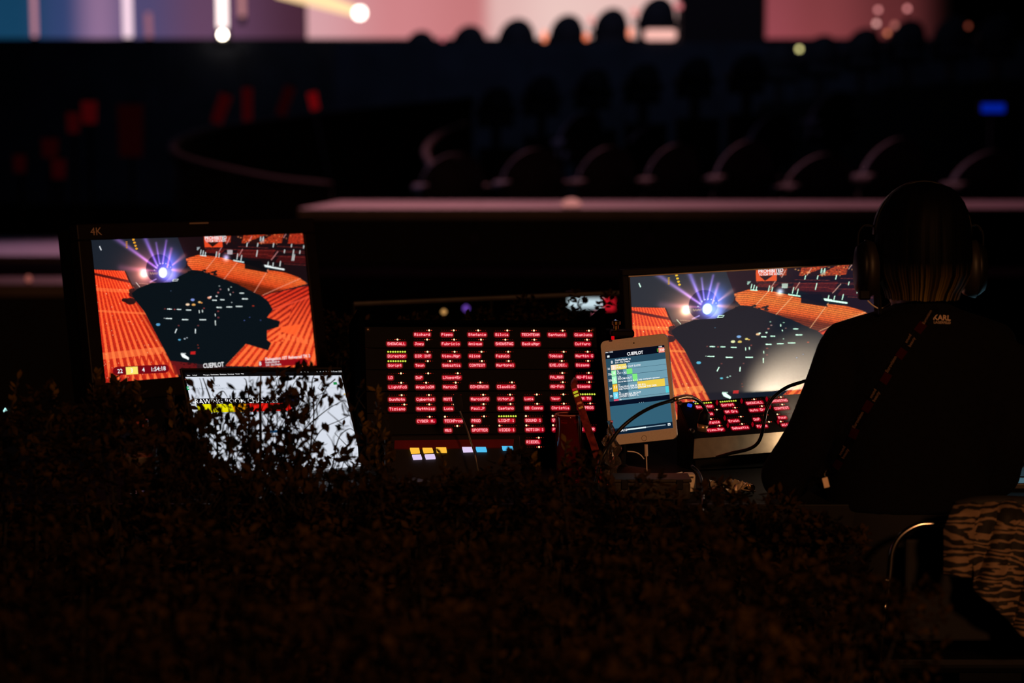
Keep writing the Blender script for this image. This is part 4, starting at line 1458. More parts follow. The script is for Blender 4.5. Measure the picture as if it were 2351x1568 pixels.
# front plate: from the face's lower edge down and forward to the desk
q0, q1 = fb_
d0, d1 = at(1592, 1034, 3.86), at(1592, 1034, 3.86) + (q1 - q0)
low0 = Vector((q0.x - .004, q0.y - .02, q0.z - .037)); low1 = low0 + (q1 - q0)
bm = bmesh.new()
nrm = (q1 - q0).cross(low0 - q0).normalized()
loft(bm, [[wmi @ q for q in (q0, low0, low0 + nrm * -.003, q0 + nrm * -.003)], [wmi @ q for q in (q1, low1, low1 + nrm * -.003, q1 + nrm * -.003)]])
obj('front_plate', bm, STEEL, P2)
for i in range(7):
    c = q0 + (q1 - q0) * (.07 + i * .083) + (low0 - q0) * .22 + nrm * .0006
    bm = bmesh.new()
    ax = (q1 - q0).normalized()
    dn = (low0 - q0).normalized()
    loft(bm, [[wmi @ (c + ax * a_ * .0055 + dn * b__ * .0006 + nrm * e) for a_, b__ in ((-1, -1), (1, -1), (1, 1), (-1, 1))] for e in (-.0004, .0005)])
    obj('slot', bm, mat('slot_light_edge', (.55, .45, .32), .4), P2)
c = q0 + (q1 - q0) * .47 + (low0 - q0) * .62
jk = bmesh.new()
jl = [[wmi @ (c + nrm * h + ax * r * math.cos(2 * math.pi * k / 16) + dn * r * math.sin(2 * math.pi * k / 16)) for k in range(16)] for r, h in ((.0065, 0), (.006, .004), (.0035, .005), (.003, .0005))]
loft(jk, jl)
obj('jack_socket', jk, CHROME, P2)

# gooseneck microphone arching from left over the tablet to the sloped intercom
NP = [(1378, 1062, 3.70), (1390, 1035, 3.70), (1402, 1015, 3.71), (1424, 985, 3.72), (1460, 955, 3.73), (1500, 933, 3.75), (1540, 920, 3.78), (1570, 912, 3.82), (1590, 913, 3.85), (1606, 922, 3.87), (1618, 936, 3.88), (1623, 946, 3.885)]
P = [at(*q) for q in NP]
b0 = Vector((P[0].x - .01, P[0].y, DZ))
GN = thing('arched_microphone', 'black gooseneck arching across the tablet to a downturned microphone head', 'microphone', b0)
PP = smoothpath([Vector((0, 0, .01))] + [q - b0 for q in P], 5)
obj('neck', T(PP, .0036, 10), CABLE, GN, True)
obj('base', lathe(bmesh.new(), [(.035, 0), (.035, .008), (.015, .014), (.007, .02)], 18), BLK, GN)
obj('metal_sleeve', T([q - b0 for q in smoothpath([at(1548, 917, 3.785), at(1570, 911, 3.82), at(1588, 912, 3.85)], 4)], .0046, 12), mat('brushed_sleeve', (.35, .24, .15), .3, .8), GN, True)
obj('microphone_head', T([at(1622, 945, 3.885) - b0, at(1618, 952, 3.885) - b0, at(1614, 975, 3.885) - b0], [.008, .0105, .011], 14), BLK, GN, True)
obj('brass_ring', T([at(1614, 974, 3.885) - b0, at(1611, 991, 3.885) - b0], [.0108, .009], 14), mat('tan_metal', (.45, .30, .18), .35, .8), GN, True)

# ------------------------------------------------------------------ cup, pens, crumpled bag, bottle, small kit on the desk
cb = at(1306, 1040, 3.84)
CU = thing('ribbed_cup', 'dark ribbed cup with red light in its colour, beside the leaning leaflet', 'cup', (cb.x, cb.y, DZ))
topz = at(1306, 950, 3.84).z - DZ
rr = 31 * 3.84 / FPX
cupm = mat('cup_lit_red', (.30, .015, .02), .05, 0, .1, 40, .6)  # red light of the displays put into the cup colour
cupm.node_tree.nodes['Principled BSDF'].inputs['Transmission Weight'].default_value = .8
rings = []
nseg = 48
for i in range(26):
    z = topz * i / 25
    r_ = rr * (.94 + .06 * i / 25)
    rings.append([Vector((r_ * (1 + .016 * math.cos(k * math.pi)) * math.cos(2 * math.pi * k / nseg), r_ * (1 + .016 * math.cos(k * math.pi)) * math.sin(2 * math.pi * k / nseg), z)) for k in range(nseg)])
for r_, z in ((.9, topz), (.88, topz - .01), (.85, .01)):
    rings.append([Vector((rr * r_ * math.cos(2 * math.pi * k / nseg), rr * r_ * math.sin(2 * math.pi * k / nseg), z)) for k in range(nseg)])
obj('cup_body', loft(bmesh.new(), rings), cupm, CU, True)
rim_ = []
for k in range(33):
    a = 2 * math.pi * k / 32
    rim_.append(Vector((rr * math.cos(a), rr * math.sin(a), topz)))
obj('cup_rim', T(rim_, .0014, 6), mat('cup_rim_lit_red', (.6, .2, .18), .15), CU, True)  # rim tinted with the same red light

lf = [at(1322, 872, 3.80), at(1318, 888, 3.80), at(1330, 925, 3.79), at(1350, 985, 3.77), at(1372, 1052, 3.75)]
lb_ = Vector((lf[-1].x + .006, lf[-1].y, DZ))
LF = thing('folded_leaflet', 'slim folded leaflet coloured as if lit red, leaning beside the ribbed cup', 'leaflet', lb_)
pts = smoothpath([q - lb_ for q in lf] + [Vector((0, 0, .002))], 5)
bm = bmesh.new()
rings = []
for i, q in enumerate(pts):
    t = i / (len(pts) - 1)
    wv = .0030 + .0045 * min(1, t * 3)
    rings.append([q + Vector((-wv, 0, .001)), q + Vector((wv, .004, -.001)), q + Vector((wv, .03, .0)), q + Vector((-wv, .028, .002))])
loft(bm, rings)
obj('paper', bm, mat('leaflet_lit_red', (.16, .02, .016), .3, 0, .6, 90), LF)  # red cast by the intercom panel put into the paper colour
for t, col in ((.30, (225, 225, 40)), (.34, (225, 215, 60)), (.24, (200, 30, 40)), (.42, (255, 150, 120)), (.47, (235, 200, 110))):
    q = pts[int(t * (len(pts) - 1))]
    obj('printed_mark', B((q + Vector((0, -.002, 0)), (.009, .001, .004), 0, (0, -.35, 0))), mat('mark_%d' % col[1], rgb(*col), .5) if t > .4 else emis('mark_lit_%d' % col[1], rgb(*[c * .8 for c in col]), 1), LF)  # some marks made to glow as if lit

bgp = at(1398, 1020, 3.76)
BG = thing('crumpled_bag', 'crumpled clear plastic bag glinting red at the tablet corner', 'bag', (bgp.x, bgp.y, DZ))
bm = bmesh.new()
bmesh.ops.create_icosphere(bm, subdivisions=4, radius=1)
hh = at(1400, 968, 3.76).z - DZ
for v in bm.verts:
    c = v.co.copy()
    k = .72 + .34 * math.sin(7 * c.x + 3 * c.z) * math.sin(6 * c.y + 2) + .2 * math.sin(13 * c.z + 5 * c.x) + rnd.uniform(-.09, .09)
    tz = (c.z + 1) / 2
    v.co = Vector((c.x * .020 * k * (1.5 - tz) + .004 * tz, c.y * .02 * k * (1.4 - tz), tz * hh))
pm = bpy.data.materials.new('clear_film')
pm.use_nodes = True
b = pm.node_tree.nodes['Principled BSDF']
b.inputs['Base Color'].default_value = (.4, .34, .3, 1)
b.inputs['Roughness'].default_value = .08
b.inputs['Transmission Weight'].default_value = .92
b.inputs['IOR'].default_value = 1.2
MATS['clear_film'] = pm
obj('film', bm, pm, BG)
obj('knot', T([(.004, 0, hh * .9), (.002, 0, hh * 1.02)], [.002, .006], 8), pm, BG)

bt = at(325, 1100, 3.72)
BO = thing('water_bottle', 'clear bottle catching a thin red glint behind the left shrubs', 'bottle', (bt.x, bt.y, DZ))
hz = at(325, 962, 3.72).z - DZ
obj('bottle_body', lathe(bmesh.new(), [(.028, 0), (.032, .006), (.032, hz * .62), (.028, hz * .72), (.013, hz * .86), (.012, hz * .92)], 24), pm, BO, True)
obj('bottle_cap', lathe(bmesh.new(), [(.014, hz * .90), (.0145, hz * .92), (.0145, hz), (.012, hz * 1.005)], 18), mat('cap_red', (.5, .1, .08), .25, 0, .1, 40, .6, 0, .6), BO)
obj('bottle_label', lathe(bmesh.new(), [(.0325, hz * .25), (.0328, hz * .26), (.0328, hz * .5), (.0325, hz * .51)], 24), mat('bottle_wrap', (.10, .08, .06), .4), BO)

sb = at(1510, 1124, 3.62)
BX = thing('storage_case', 'low grey see-through case near the front desk edge', 'case', (sb.x - .01, sb.y + .04, DZ))
obj('case_body', B(((0, 0, .017), (.14, .075, .032), .004)), mat('smoky_case', (.03, .025, .02), .5, 0, .4, 60, .1), BX)
obj('case_lid', B(((0, 0, .036), (.144, .079, .006), .002)), MATS['smoky_case'], BX)
for sx in (-.05, .05):
    obj('latch', B(((sx, -.041, .03), (.012, .004, .018), .001)), BLKM, BX)
ap = at(1582, 1078, 3.72)
AD = thing('power_adapter', 'small white adapter block lit warm behind the grey case', 'adapter', (ap.x, ap.y, DZ))
obj('body', B(((0, 0, .018), (.022, .03, .034), .004)), mat('white_block', (.75, .68, .55), .4), AD)
obj('prong', B(((.004, -.016, .03), (.006, .004, .003), .0005)), CHROME, AD)
fp = at(1680, 1098, 3.70)
CRM = thing('crumpled_wrapper', 'crumpled shiny wrapper on the desk beside the operator elbow', 'wrapper', (fp.x, fp.y, DZ + .001))
bm = bmesh.new()
bmesh.ops.create_grid(bm, x_segments=22, y_segments=16, size=1)
for v in bm.verts:
    x, y = v.co.x, v.co.y
    v.co = Vector((x * .04 + rnd.uniform(-.001, .001), y * .03, .012 + .007 * math.sin(5 * x + 2 * y) + .005 * math.sin(9 * y - 4 * x) + rnd.uniform(-.002, .002)))
o = obj('foil', bm, mat('foil', (.75, .62, .45), .22, .7), CRM)
sm = o.modifiers.new('s', 'SOLIDIFY'); sm.thickness = .0006
obj('torn_strip', B(((.03, -.02, .008), (.03, .006, .002), .0005, (0, .2, .5))), MATS['foil'], CRM)
cpt = [at(x, y, d) for x, y, d in ((1588, 1070, 3.72), (1604, 1085, 3.70), (1612, 1110, 3.66), (1614, 1140, 3.62))]
o0 = cpt[0].copy()
CBK = tag(obj('loose_cable', T([q - o0 for q in smoothpath(cpt + [at(1612, 1180, 3.53)], 5)], .003, 8), CABLE, None, True), 'black cable hanging over the front desk edge by the adapter', 'cable')
CBK.location = o0
cpt = [at(x, y, d) for x, y, d in ((1860, 872, 3.82), (1835, 879, 3.82), (1805, 890, 3.82), (1776, 912, 3.82), (1760, 940, 3.82), (1754, 970, 3.81), (1748, 1000, 3.81), (1737, 1020, 3.81), (1716, 1032, 3.82), (1680, 1040, 3.84), (1645, 1050, 3.86))]
o0 = cpt[0].copy()
HC = tag(obj('headset_cable', T([q - o0 for q in smoothpath(cpt, 5)], .0034, 10), CABLE, None, True), 'black cable looping from the operator down past the sloped intercom', 'cable')
HC.location = o0
# white keyboard lead curl under the tablet
cpt = [at(x, y, 3.83) for x, y in ((1440, 1036), (1458, 1038), (1470, 1044), (1479, 1054))]
o0 = cpt[0].copy()
tag(obj('lead_curl', T([q - o0 for q in smoothpath(cpt, 5)], .0011, 8), mat('white_lead', (.8, .72, .62), .35), None, True), 'thin pale lead curling below the tablet', 'cable').location = o0

# second laptop at the right edge
l2 = at(2420, 1075, 3.95)
L2 = thing('laptop', 'laptop with pale blue screen just showing at the right edge', 'laptop', (l2.x, l2.y, DZ + .012), (0, 0, R(-4)))
obj('base', B(((0, -.11, -.004), (.34, .23, .012), .003)), MATS['dark_aluminium'], L2)
obj('lid', B(((0, .03, .115), (.34, .006, .22), .0025, (R(-12), 0, 0))), MATS['dark_aluminium'], L2)
obj('screen', B(((0, .024, .117), (.325, .002, .195), 0, (R(-12), 0, 0))), emis('pale_blue_screen', rgb(150, 215, 240), 1), L2)
obj('keyboard', B(((0, -.10, .003), (.28, .10, .002), .0005)), BLK, L2)
ll = at(2346, 1157, 3.66)
LS = thing('light_strip', 'short bluish white light strip at the right frame edge', 'light', (ll.x + .05, ll.y, ll.z))
obj('strip', B(((0, 0, 0), (.115, .006, .006), .001)), emis('strip_white', rgb(225, 225, 255), 1.1), LS)
obj('bracket', B(((0, .012, -.004), (.115, .018, .008), .001)), BLK, LS)
pl = at(12, 944, 3.55)
PL = thing('indicator_lamp', 'tiny cyan white light among the leaves at the left edge', 'light', pl)
obj('lens', lathe(bmesh.new(), [(.0005, -.004), (.0032, -.002), (.0038, .001), (.0006, .006)], 7), emis('cyan_white', rgb(190, 255, 250), 1.3), PL)
obj('body', B(((0, .014, -.008), (.02, .016, .03), .002)), BLK, PL)

# ------------------------------------------------------------------ operator
PD = 3.56


def S(px, py, d=PD):
    return at(px, py, d)


def sx_(px, d=PD):
    return (px - 1175.5) * d / FPX


def sz_(py, d=PD):
    return S(1175, py, d).z


def ringpx(py, l, r, yc, th, n=28, p=2.3, d=PD):
    c = (sx_((l + r) / 2, d), yc, sz_(py, d))
    return ell(c, sx_(r, d) / 2 - sx_(l, d) / 2, th, n, p)


def limb(bm, pts, rad, n=5, seg=14):
    P = smoothpath(pts, n)
    rr = []
    m = len(rad) - 1
    for i in range(len(P)):
        t = i / (len(P) - 1) * m
        k = min(int(t), m - 1)
        rr.append(rad[k] * (1 - t + k) + rad[k + 1] * (t - k))
    tube(bm, P, rr, seg)


def remeshed(name, bm, vox, m, parent, iters=3):
    bmesh.ops.recalc_face_normals(bm, faces=bm.faces[:])
    o = obj(name, bm, m, parent)
    a = o.modifiers.new('r', 'REMESH'); a.mode = 'VOXEL'; a.voxel_size = vox
    s = o.modifiers.new('s', 'SMOOTH'); s.iterations = iters; s.factor = .5
    me = evalmesh(o)
    o.modifiers.clear()
    old = o.data
    o.data = me
    bpy.data.meshes.remove(old)
    for p in me.polygons:
        p.use_smooth = True
    return o


YB = 3.60   # torso centre distance
OPX = sx_(2122)
PE = thing('person', 'seated operator seen from behind in a black sweater, facing the right-hand screens', 'person', (OPX, YB, 0))
off = -Vector((OPX, YB, 0))
SKIN = mat('skin', (.32, .16, .10), .5, 0, .08, 20)
SWE = mat('black_sweater', (.0022, .002, .002), .95, 0, .2, 90, .1)
TRO = mat('black_trousers', (.004, .004, .005), .9)
shl = {'L': [S(1938, 800, 3.60), S(1896, 900, 3.58), S(1858, 1000, 3.57), S(1806, 1092, 3.60)], 'R': [S(2312, 800, 3.60), S(2316, 920, 3.58), S(2304, 1010, 3.57), S(2282, 1085, 3.60)]}
hand = {'L': Vector((.60, 3.86, .765)), 'R': Vector((.88, 3.86, .765))}


def body_torso(bm, grow):
    g = grow
    rr_ = [(686, 2082, 2172, 3.592, .05), (700, 2072, 2184, 3.585, .055), (716, 2030, 2222, 3.585, .066), (733, 1972, 2276, 3.59, .078), (752, 1918, 2330, 3.60, .088), (775, 1900, 2348, 3.60, .095), (800, 1905, 2345, 3.60, .10),
           (850, 1924, 2330, 3.60, .108), (920, 1930, 2318, 3.60, .112), (1000, 1922, 2306, 3.60, .115), (1090, 1910, 2298, 3.61, .12), (1180, 1904, 2300, 3.62, .13)]
    rg = []
    for py, l, r, yc, th in rr_:
        rg.append(ringpx(py, l - g, r + g, yc, th + g * .0008))
    loft(bm, rg)


bm = bmesh.new()
body_torso(bm, -14)
# pelvis, thighs, shins, feet
loft(bm, [ringpx(py, l, r, yc, th) for py, l, r, yc, th in ((1170, 1925, 2280, 3.62, .12), (1260, 1915, 2300, 3.63, .13), (1370, 1920, 2300, 3.65, .14), (1440, 1950, 2270, 3.67, .12))])
for sxn in (-1, 1):
    hx = OPX + sxn * .09
    limb(bm, [(hx, 3.66, .53), (hx + sxn * .04, 3.9, .54), (hx + sxn * .05, 4.10, .52)], [.085, .075, .055])
    limb(bm, [(hx + sxn * .05, 4.08, .54), (hx + sxn * .05, 4.10, .30), (hx + sxn * .05, 4.06, .09)], [.055, .05, .035])
    limb(bm, [(hx + sxn * .05, 4.02, .05), (hx + sxn * .05, 4.14, .045), (hx + sxn * .06, 4.25, .03)], [.036, .036, .022])
# neck and head
HX, HY, HZ = sx_(2126), 3.60, sz_(560) - .03
limb(bm, [(HX, 3.58, sz_(735)), (HX, 3.585, sz_(690)), (HX, 3.60, sz_(640))], [.048, .042, .046])
hr_ = []
for z, rx, ry, dy in ((-.118, .022, .03, .045), (-.105, .045, .055, .03), (-.075, .058, .075, .012), (-.03, .066, .088, 0), (.02, .070, .092, -.004), (.055, .064, .084, -.006), (.08, .046, .062, -.006), (.093, .02, .03, -.006)):
    hr_.append(ell((HX, HY + dy, HZ + z + .015), rx, ry, 22))
loft(bm, hr_)
limb(bm, [(HX, HY + .085, HZ + .02), (HX, HY + .105, HZ - .012), (HX, HY + .088, HZ - .022)], [.007, .011, .008], 3, 8)          # nose
limb(bm, [(HX - .022, HY + .074, HZ - .05), (HX, HY + .086, HZ - .051), (HX + .022, HY + .074, HZ - .05)], [.004, .007, .004], 3, 8)   # lips
for sxn in (-1, 1):
    limb(bm, [(HX + sxn * .066, HY, HZ + .02), (HX + sxn * .077, HY - .008, HZ), (HX + sxn * .067, HY, HZ - .028)], [.012, .012, .008], 3, 8)
    limb(bm, [(HX + sxn * .045, HY + .076, HZ + .03), (HX + sxn * .018, HY + .090, HZ + .03)], [.006, .006], 2, 8)
for side in 'LR':
    q = shl[side]
    el = q[-1]
    hd_ = hand[side]
    sg = -1 if side == 'L' else 1
    limb(bm, q[:-1] + [q[-1] + Vector((0, 0, .012))], [.036, .032, .031, .030])
    wr = hd_ + Vector((sg * .012, -.075, .012))
    limb(bm, [el + (wr - el) * .06, (el + wr) / 2, wr], [.032, .031, .023])
    limb(bm, [wr, hd_ + Vector((0, -.03, .008)), hd_ + Vector((0, .0, .008))], [.022, .030, .028])
    pm_ = hd_ + Vector((0, 0, .008))
    for k, (fx, ln) in enumerate(((-.027, .062), (-.009, .072), (.009, .068), (.026, .054))):
        b0_ = pm_ + Vector((fx * .8, -.005, 0))
        limb(bm, [b0_, b0_ + Vector((fx * .25, ln * .45, .012)), b0_ + Vector((fx * .3, ln * .8, .002)), b0_ + Vector((fx * .3, ln, -.012))], [.0095, .0088, .008, .0068], 3, 8)
    th_ = hd_ + Vector((-sg * .022, -.045, .004))
    limb(bm, [th_, th_ + Vector((-sg * .022, .025, .0)), th_ + Vector((-sg * .026, .052, -.006))], [.011, .0095, .008], 3, 8)
for v in bm.verts:
    v.co += off
body = remeshed('body', bm, .006, SKIN, PE, 2)
bm = bmesh.new()
body_torso(bm, 0)
for side in 'LR':
    q = shl[side]
    el = q[-1]
    sg = -1 if side == 'L' else 1
    wr = hand[side] + Vector((sg * .012, -.085, .013))
    limb(bm, q, [.048, .042, .044, .047], 6, 18)
    limb(bm, [el, (el + wr) / 2 + Vector((0, 0, .004)), wr], [.047, .042, .032], 6, 18)
    r_ = bmesh.ops.create_icosphere(bm, subdivisions=3, radius=.0475)
    bmesh.ops.translate(bm, vec=el, verts=r_['verts'])
for v in bm.verts:
    v.co += off
swe = remeshed('sweater', bm, .008, SWE, PE, 4)
bm = bmesh.new()
loft(bm, [ringpx(py, l, r, yc, th) for py, l, r, yc, th in ((1165, 1915, 2290, 3.62, .125), (1260, 1905, 2310, 3.63, .14), (1370, 1910, 2310, 3.65, .15), (1475, 1930, 2290, 3.67, .14))])
for sxn in (-1, 1):
    hx = OPX + sxn * .09
    limb(bm, [(hx, 3.66, .53), (hx + sxn * .04, 3.9, .54), (hx + sxn * .05, 4.10, .52)], [.095, .085, .066])
    limb(bm, [(hx + sxn * .05, 4.08, .55), (hx + sxn * .05, 4.10, .30), (hx + sxn * .05, 4.06, .12)], [.066, .062, .055])
for v in bm.verts:
    v.co += off
remeshed('trousers', bm, .012, TRO, PE, 3)
for sxn in (-1, 1):
    hx = OPX + sxn * .14
    bm = bmesh.new()
    loft(bm, [ell((hx, y, z + .001), rx, .02 + 0 * y, 4) for y, z, rx in ((0, 0, .01), (0, .01, .01))]) if False else None
    loft(bm, [[Vector((hx + .048 * s_ * math.cos(2 * math.pi * k / 16), y0 + .135 * s_ * math.sin(2 * math.pi * k / 16), z)) for k in range(16)] for z, s_, y0 in ((.002, .95, 4.13), (.02, 1, 4.13), (.05, .92, 4.125), (.075, .7, 4.10), (.10, .45, 4.07))])
    for v in bm.verts:
        v.co += off
    obj('shoe', bm, mat('dark_shoe', (.02, .02, .02), .6), PE, True)
for sxn in (-1, 1):
    e = lathe(bmesh.new(), [(.002, -.009), (.008, -.005), (.0098, 0), (.008, .005), (.002, .009)], 12)
    o = obj('eye', e, mat('eye_white', (.6, .6, .6), .2), PE, True)
    o.location = Vector((HX + sxn * .03, HY + .076, HZ + .016)) + off
# hair: bob of fluted strands, light on the lower ends painted in, crown near black
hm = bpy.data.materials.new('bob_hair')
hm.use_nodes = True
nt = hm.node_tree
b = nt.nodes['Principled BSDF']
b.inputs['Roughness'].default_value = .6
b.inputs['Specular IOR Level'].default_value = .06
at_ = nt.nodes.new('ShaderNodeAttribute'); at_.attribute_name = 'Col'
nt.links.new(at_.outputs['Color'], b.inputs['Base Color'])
hp_ = [(419, 2118, 2134), (422, 2092, 2160), (430, 2070, 2184), (445, 2050, 2204), (465, 2038, 2218), (490, 2028, 2227), (520, 2021, 2232), (560, 2018, 2236), (600, 2018, 2238), (618, 2019, 2237), (630, 2021, 2236), (655, 2032, 2224), (672, 2040, 2213), (687, 2044, 2207)]
seg = 240
bm = bmesh.new()
col = bm.verts.layers.float_color.new('Col')
rng = random.Random(5)
flut = [.5 * rng.uniform(-1, 1) + .3 * math.sin(k * .9) for k in range(seg)]
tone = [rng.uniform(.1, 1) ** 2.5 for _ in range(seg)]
prev = None
for i, (py, l, r) in enumerate(hp_):
    cx, rx = sx_((l + r) / 2), (sx_(r) - sx_(l)) / 2
    ry = rx * 1.12 if py > 440 else rx * 1.2
    zc = sz_(py)
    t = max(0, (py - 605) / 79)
    ring = []
    for k in range(seg):
        a = 2 * math.pi * k / seg
        f = 1 + .022 * flut[k] * min(1, max(0, (py - 470) / 150)) + .008 * math.sin(a * 17 + i * .4)
        y = YB - .012 + ry * math.sin(a) * f
        if math.sin(a) > .35 and py > 520:          # open at the face
            y = min(y, YB + .045)
        v = bm.verts.new(Vector((cx + rx * math.cos(a) * f, y, zc - (.004 * abs(flut[(k * 7) % seg]) if i == len(hp_) - 1 else 0))) + off)
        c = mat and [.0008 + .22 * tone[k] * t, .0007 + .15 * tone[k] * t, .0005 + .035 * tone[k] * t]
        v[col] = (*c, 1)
        ring.append(v)
    if prev:
        for k in range(seg):
            bm.faces.new((prev[k], ring[k], ring[(k + 1) % seg], prev[(k + 1) % seg]))
    else:
        bm.faces.new(ring)
    prev = ring
bmesh.ops.recalc_face_normals(bm, faces=bm.faces[:])
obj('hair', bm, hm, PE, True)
bpy.context.view_layer.update()

# things that lie on the sweater: find the cloth along a sight line
bvh = BVHTree.FromObject(swe, bpy.context.evaluated_depsgraph_get())
swi = swe.matrix_world.inverted()


def onback(px, py, lift=.002, o=None):
    a = swi @ CAM
    d = (swi.to_3x3() @ (at(px, py, 1) - CAM)).normalized()
    h, nr, _, _ = bvh.ray_cast(a, d)
    if h is None:
        h = a + d * 3.5
    p = swe.matrix_world @ (h - d * lift)
    return p


PRT = mat('faded_print', (.50, .36, .26), .7, 0, .1, 200)


def back_text(s, px, py, h, m, parent, name='lettering', ang=0, sx=1, bold=0, lift=.0018):
    """lettering lying on the cloth; h is the letter size in photo pixels"""
    inv = parent.matrix_world.inverted()
    return text(name, s, h, m, parent, 0, 0, 0, 'LEFT', ang, sx, lambda x, z: inv @ onback(px + x, py - z, lift), bold)


lg1 = back_text('KARL', 2142, 734, 17, PRT, swe, 'lettering', -.045, .98, .02)
lg2 = back_text('LAGERFELD', 2143.5, 742.5, 8.0, PRT, swe, 'lettering', -.03, .94, .004)

# lanyard
lan = [(2152, 705), (2136, 724), (2113, 752), (2091, 782), (2069, 812), (2050, 838), (2034, 868), (2012, 901), (1992, 933), (1972, 968), (1958, 1000), (1940, 1036), (1922, 1068), (1908, 1086)]
PLN = smoothpath([Vector((x, y, 0)) for x, y in lan], 6)
l0 = onback(2050, 850, .003)
LN = thing('lanyard', 'black and red lanyard hanging diagonally across the operator back', 'lanyard', l0)
bpy.context.view_layer.update()
hw = 9.5


def ribbon(i0, i1, m, name, lift=.0035, wmul=1.0):
    bm = bmesh.new()
    rings = []
    for i in range(i0, i1 + 1):
        q = PLN[i]
        tgt = (PLN[min(i + 1, len(PLN) - 1)] - PLN[max(i - 1, 0)]).normalized()
        nx, ny = -tgt.y * hw * wmul, tgt.x * hw * wmul
        a = onback(q.x + nx, q.y + ny, lift) - l0
        b_ = onback(q.x - nx, q.y - ny, lift) - l0
        rings.append([a, b_, b_ + Vector((0, .001, 0)), a + Vector((0, .001, 0))])
    loft(bm, rings)
    return obj(name, bm, m, LN)


N = len(PLN) - 1
ribbon(0, N, mat('lanyard_black', (.002, .0015, .002), .8, spec=.05), 'strap')
LRED = mat('lanyard_red', (.022, .0006, .001), .8, spec=.05)
for c in ((2113, 749), (2069, 810), (2033, 868), (1991, 933), (1961, 996), (1921, 1070)):
    j = min(range(N), key=lambda i: (PLN[i].x - c[0]) ** 2 + (PLN[i].y - c[1]) ** 2)
    ribbon(max(0, j - 2), min(N, j + 2), LRED, 'red_block', .0042)
LPR = mat('lanyard_print', (.16, .10, .07), .8)
for s, px, py, h in (('sound', 2082, 788, 9.5), ('beauty', 2090, 797, 9.5), ('Eurovision', 2038, 856, 10.5), ('sound', 2001, 915, 10), ('beauty', 2008, 923, 10), ('Eurovision', 1962, 984, 10.5), ('Eurovision', 2122, 745, 9), ('sound', 1930, 1046, 10), ('beauty', 1937, 1054, 10)):
    back_text(s, px, py, h, LPR, LN, 'lettering', R(60), .95, .01, .0052)
ce = at(1897, 1084, 3.44)
obj('hook', T(smoothpath([onback(1908, 1086, .004) - l0, at(1900, 1076, 3.46) - l0, at(1893, 1090, 3.46) - l0, at(1901, 1096, 3.46) - l0], 4), .0014, 8), CHROME, LN)
obj('badge_card', B((at(1896, 1108, 3.46) - l0, (.010, .002, .018), .0008, (0, -.25, 0))), mat('badge_card_white', (.75, .6, .45), .5), LN)

# headset
hs0 = Vector((HX, YB, sz_(560)))
HS = thing('headset', 'black headset with two ear cups on the operator head', 'headset', hs0)
arc = []
for k in range(21):
    a = math.pi * k / 20
    l, r = sx_(2013), sx_(2241)
    arc.append(Vector(((l + r) / 2 + (r - l) / 2 * math.cos(a), YB + .0, sz_(540) + (sz_(414) - sz_(540)) * math.sin(a))) - hs0)
bm = bmesh.new()
rings = []
for k, q in enumerate(arc):
    u = (q - Vector((0, 0, sz_(560) - hs0.z))).normalized()
    rings.append([q + Vector((0, -.011, 0)), q + Vector((0, .011, 0)), q + Vector((0, .011, 0)) - u * .003, q + Vector((0, -.011, 0)) - u * .003])
loft(bm, rings)
obj('headband', bm, mat('headset_plastic', (.003, .003, .003), .45, 0, .1, 40, .15), HS, True)
CUSH = mat('cushion_vinyl', (.010, .008, .005), .5, spec=.3)
for sgn, px in ((-1, 1999), (1, 2248)):
    cx = sx_(px) - hs0.x
    cz = sz_(620) - hs0.z
    for nm, m, x0, x1, ra, rb in (('ear_cup', MATS['headset_plastic'], sgn * .002, sgn * .019, .052, .040), ('ear_cushion', CUSH, sgn * -.018, sgn * .003, .046, .053)):
        bm = bmesh.new()
        loft(bm, [[Vector((cx + x, .0 + r * .78 * math.cos(2 * math.pi * k / 24), cz + r * math.sin(2 * math.pi * k / 24))) for k in range(24)] for x, r in ((x0 - .002 * sgn, ra * .8), (x0, ra), ((x0 + x1) / 2, (ra + rb) / 2 * 1.02), (x1, rb), (x1 + .002 * sgn, rb * .7))])
        obj(nm, bm, m, HS, True)
    obj('yoke', T(smoothpath([arc[-2] if sgn < 0 else arc[1], Vector((cx + sgn * .004, .0, cz + .079)), Vector((cx + sgn * .013, 0, cz + .070)), Vector((cx + sgn * .016, 0, cz + .058)), Vector((cx + sgn * .016, 0, cz + .04))], 5), .0022, 8), BLK, HS, True)
for xa, xb in ((2022, 2016), (2219, 2225)):
    obj('slider', T([at(xa, 497, 3.585) - hs0, at(xb, 585, 3.585) - hs0], .0012, 8), CHROME, HS)
mp = at(1984, 677, 3.57) - hs0
obj('microphone_capsule', B((mp, (.021, .02, .017), .003)), BLK, HS)
obj('boom', T(smoothpath([Vector((sx_(1988) - hs0.x, .0, sz_(640) - hs0.z)), at(1982, 662, 3.575) - hs0, mp], 4), .003, 8), BLK, HS)
lo = [at(x, y, 3.63) - hs0 for x, y in ((1992, 690), (2004, 701), (2018, 708), (2032, 704), (2046, 695))]
obj('lead_loop', T(smoothpath(lo, 5), .0013, 8), mat('pale_lead', (.7, .6, .5), .35), HS, True)
obj('hanging_lead', T([at(2019, 680, 3.56) - hs0, at(2021, 722, 3.54) - hs0], .0035, 8), CABLE, HS)

# ------------------------------------------------------------------ chair and tiger jacket
CD = 3.40
cx0, cx1 = sx_(2048, CD), sx_(2540, CD)
CH = thing('chair', 'chair with bent chrome tube back behind the operator', 'chair', ((cx0 + cx1) / 2, CD, 0))
o0 = CH.location.copy()
zr = sz_(1203, CD)


def mir(q):
    return Vector((-q.x, q.y, q.z))


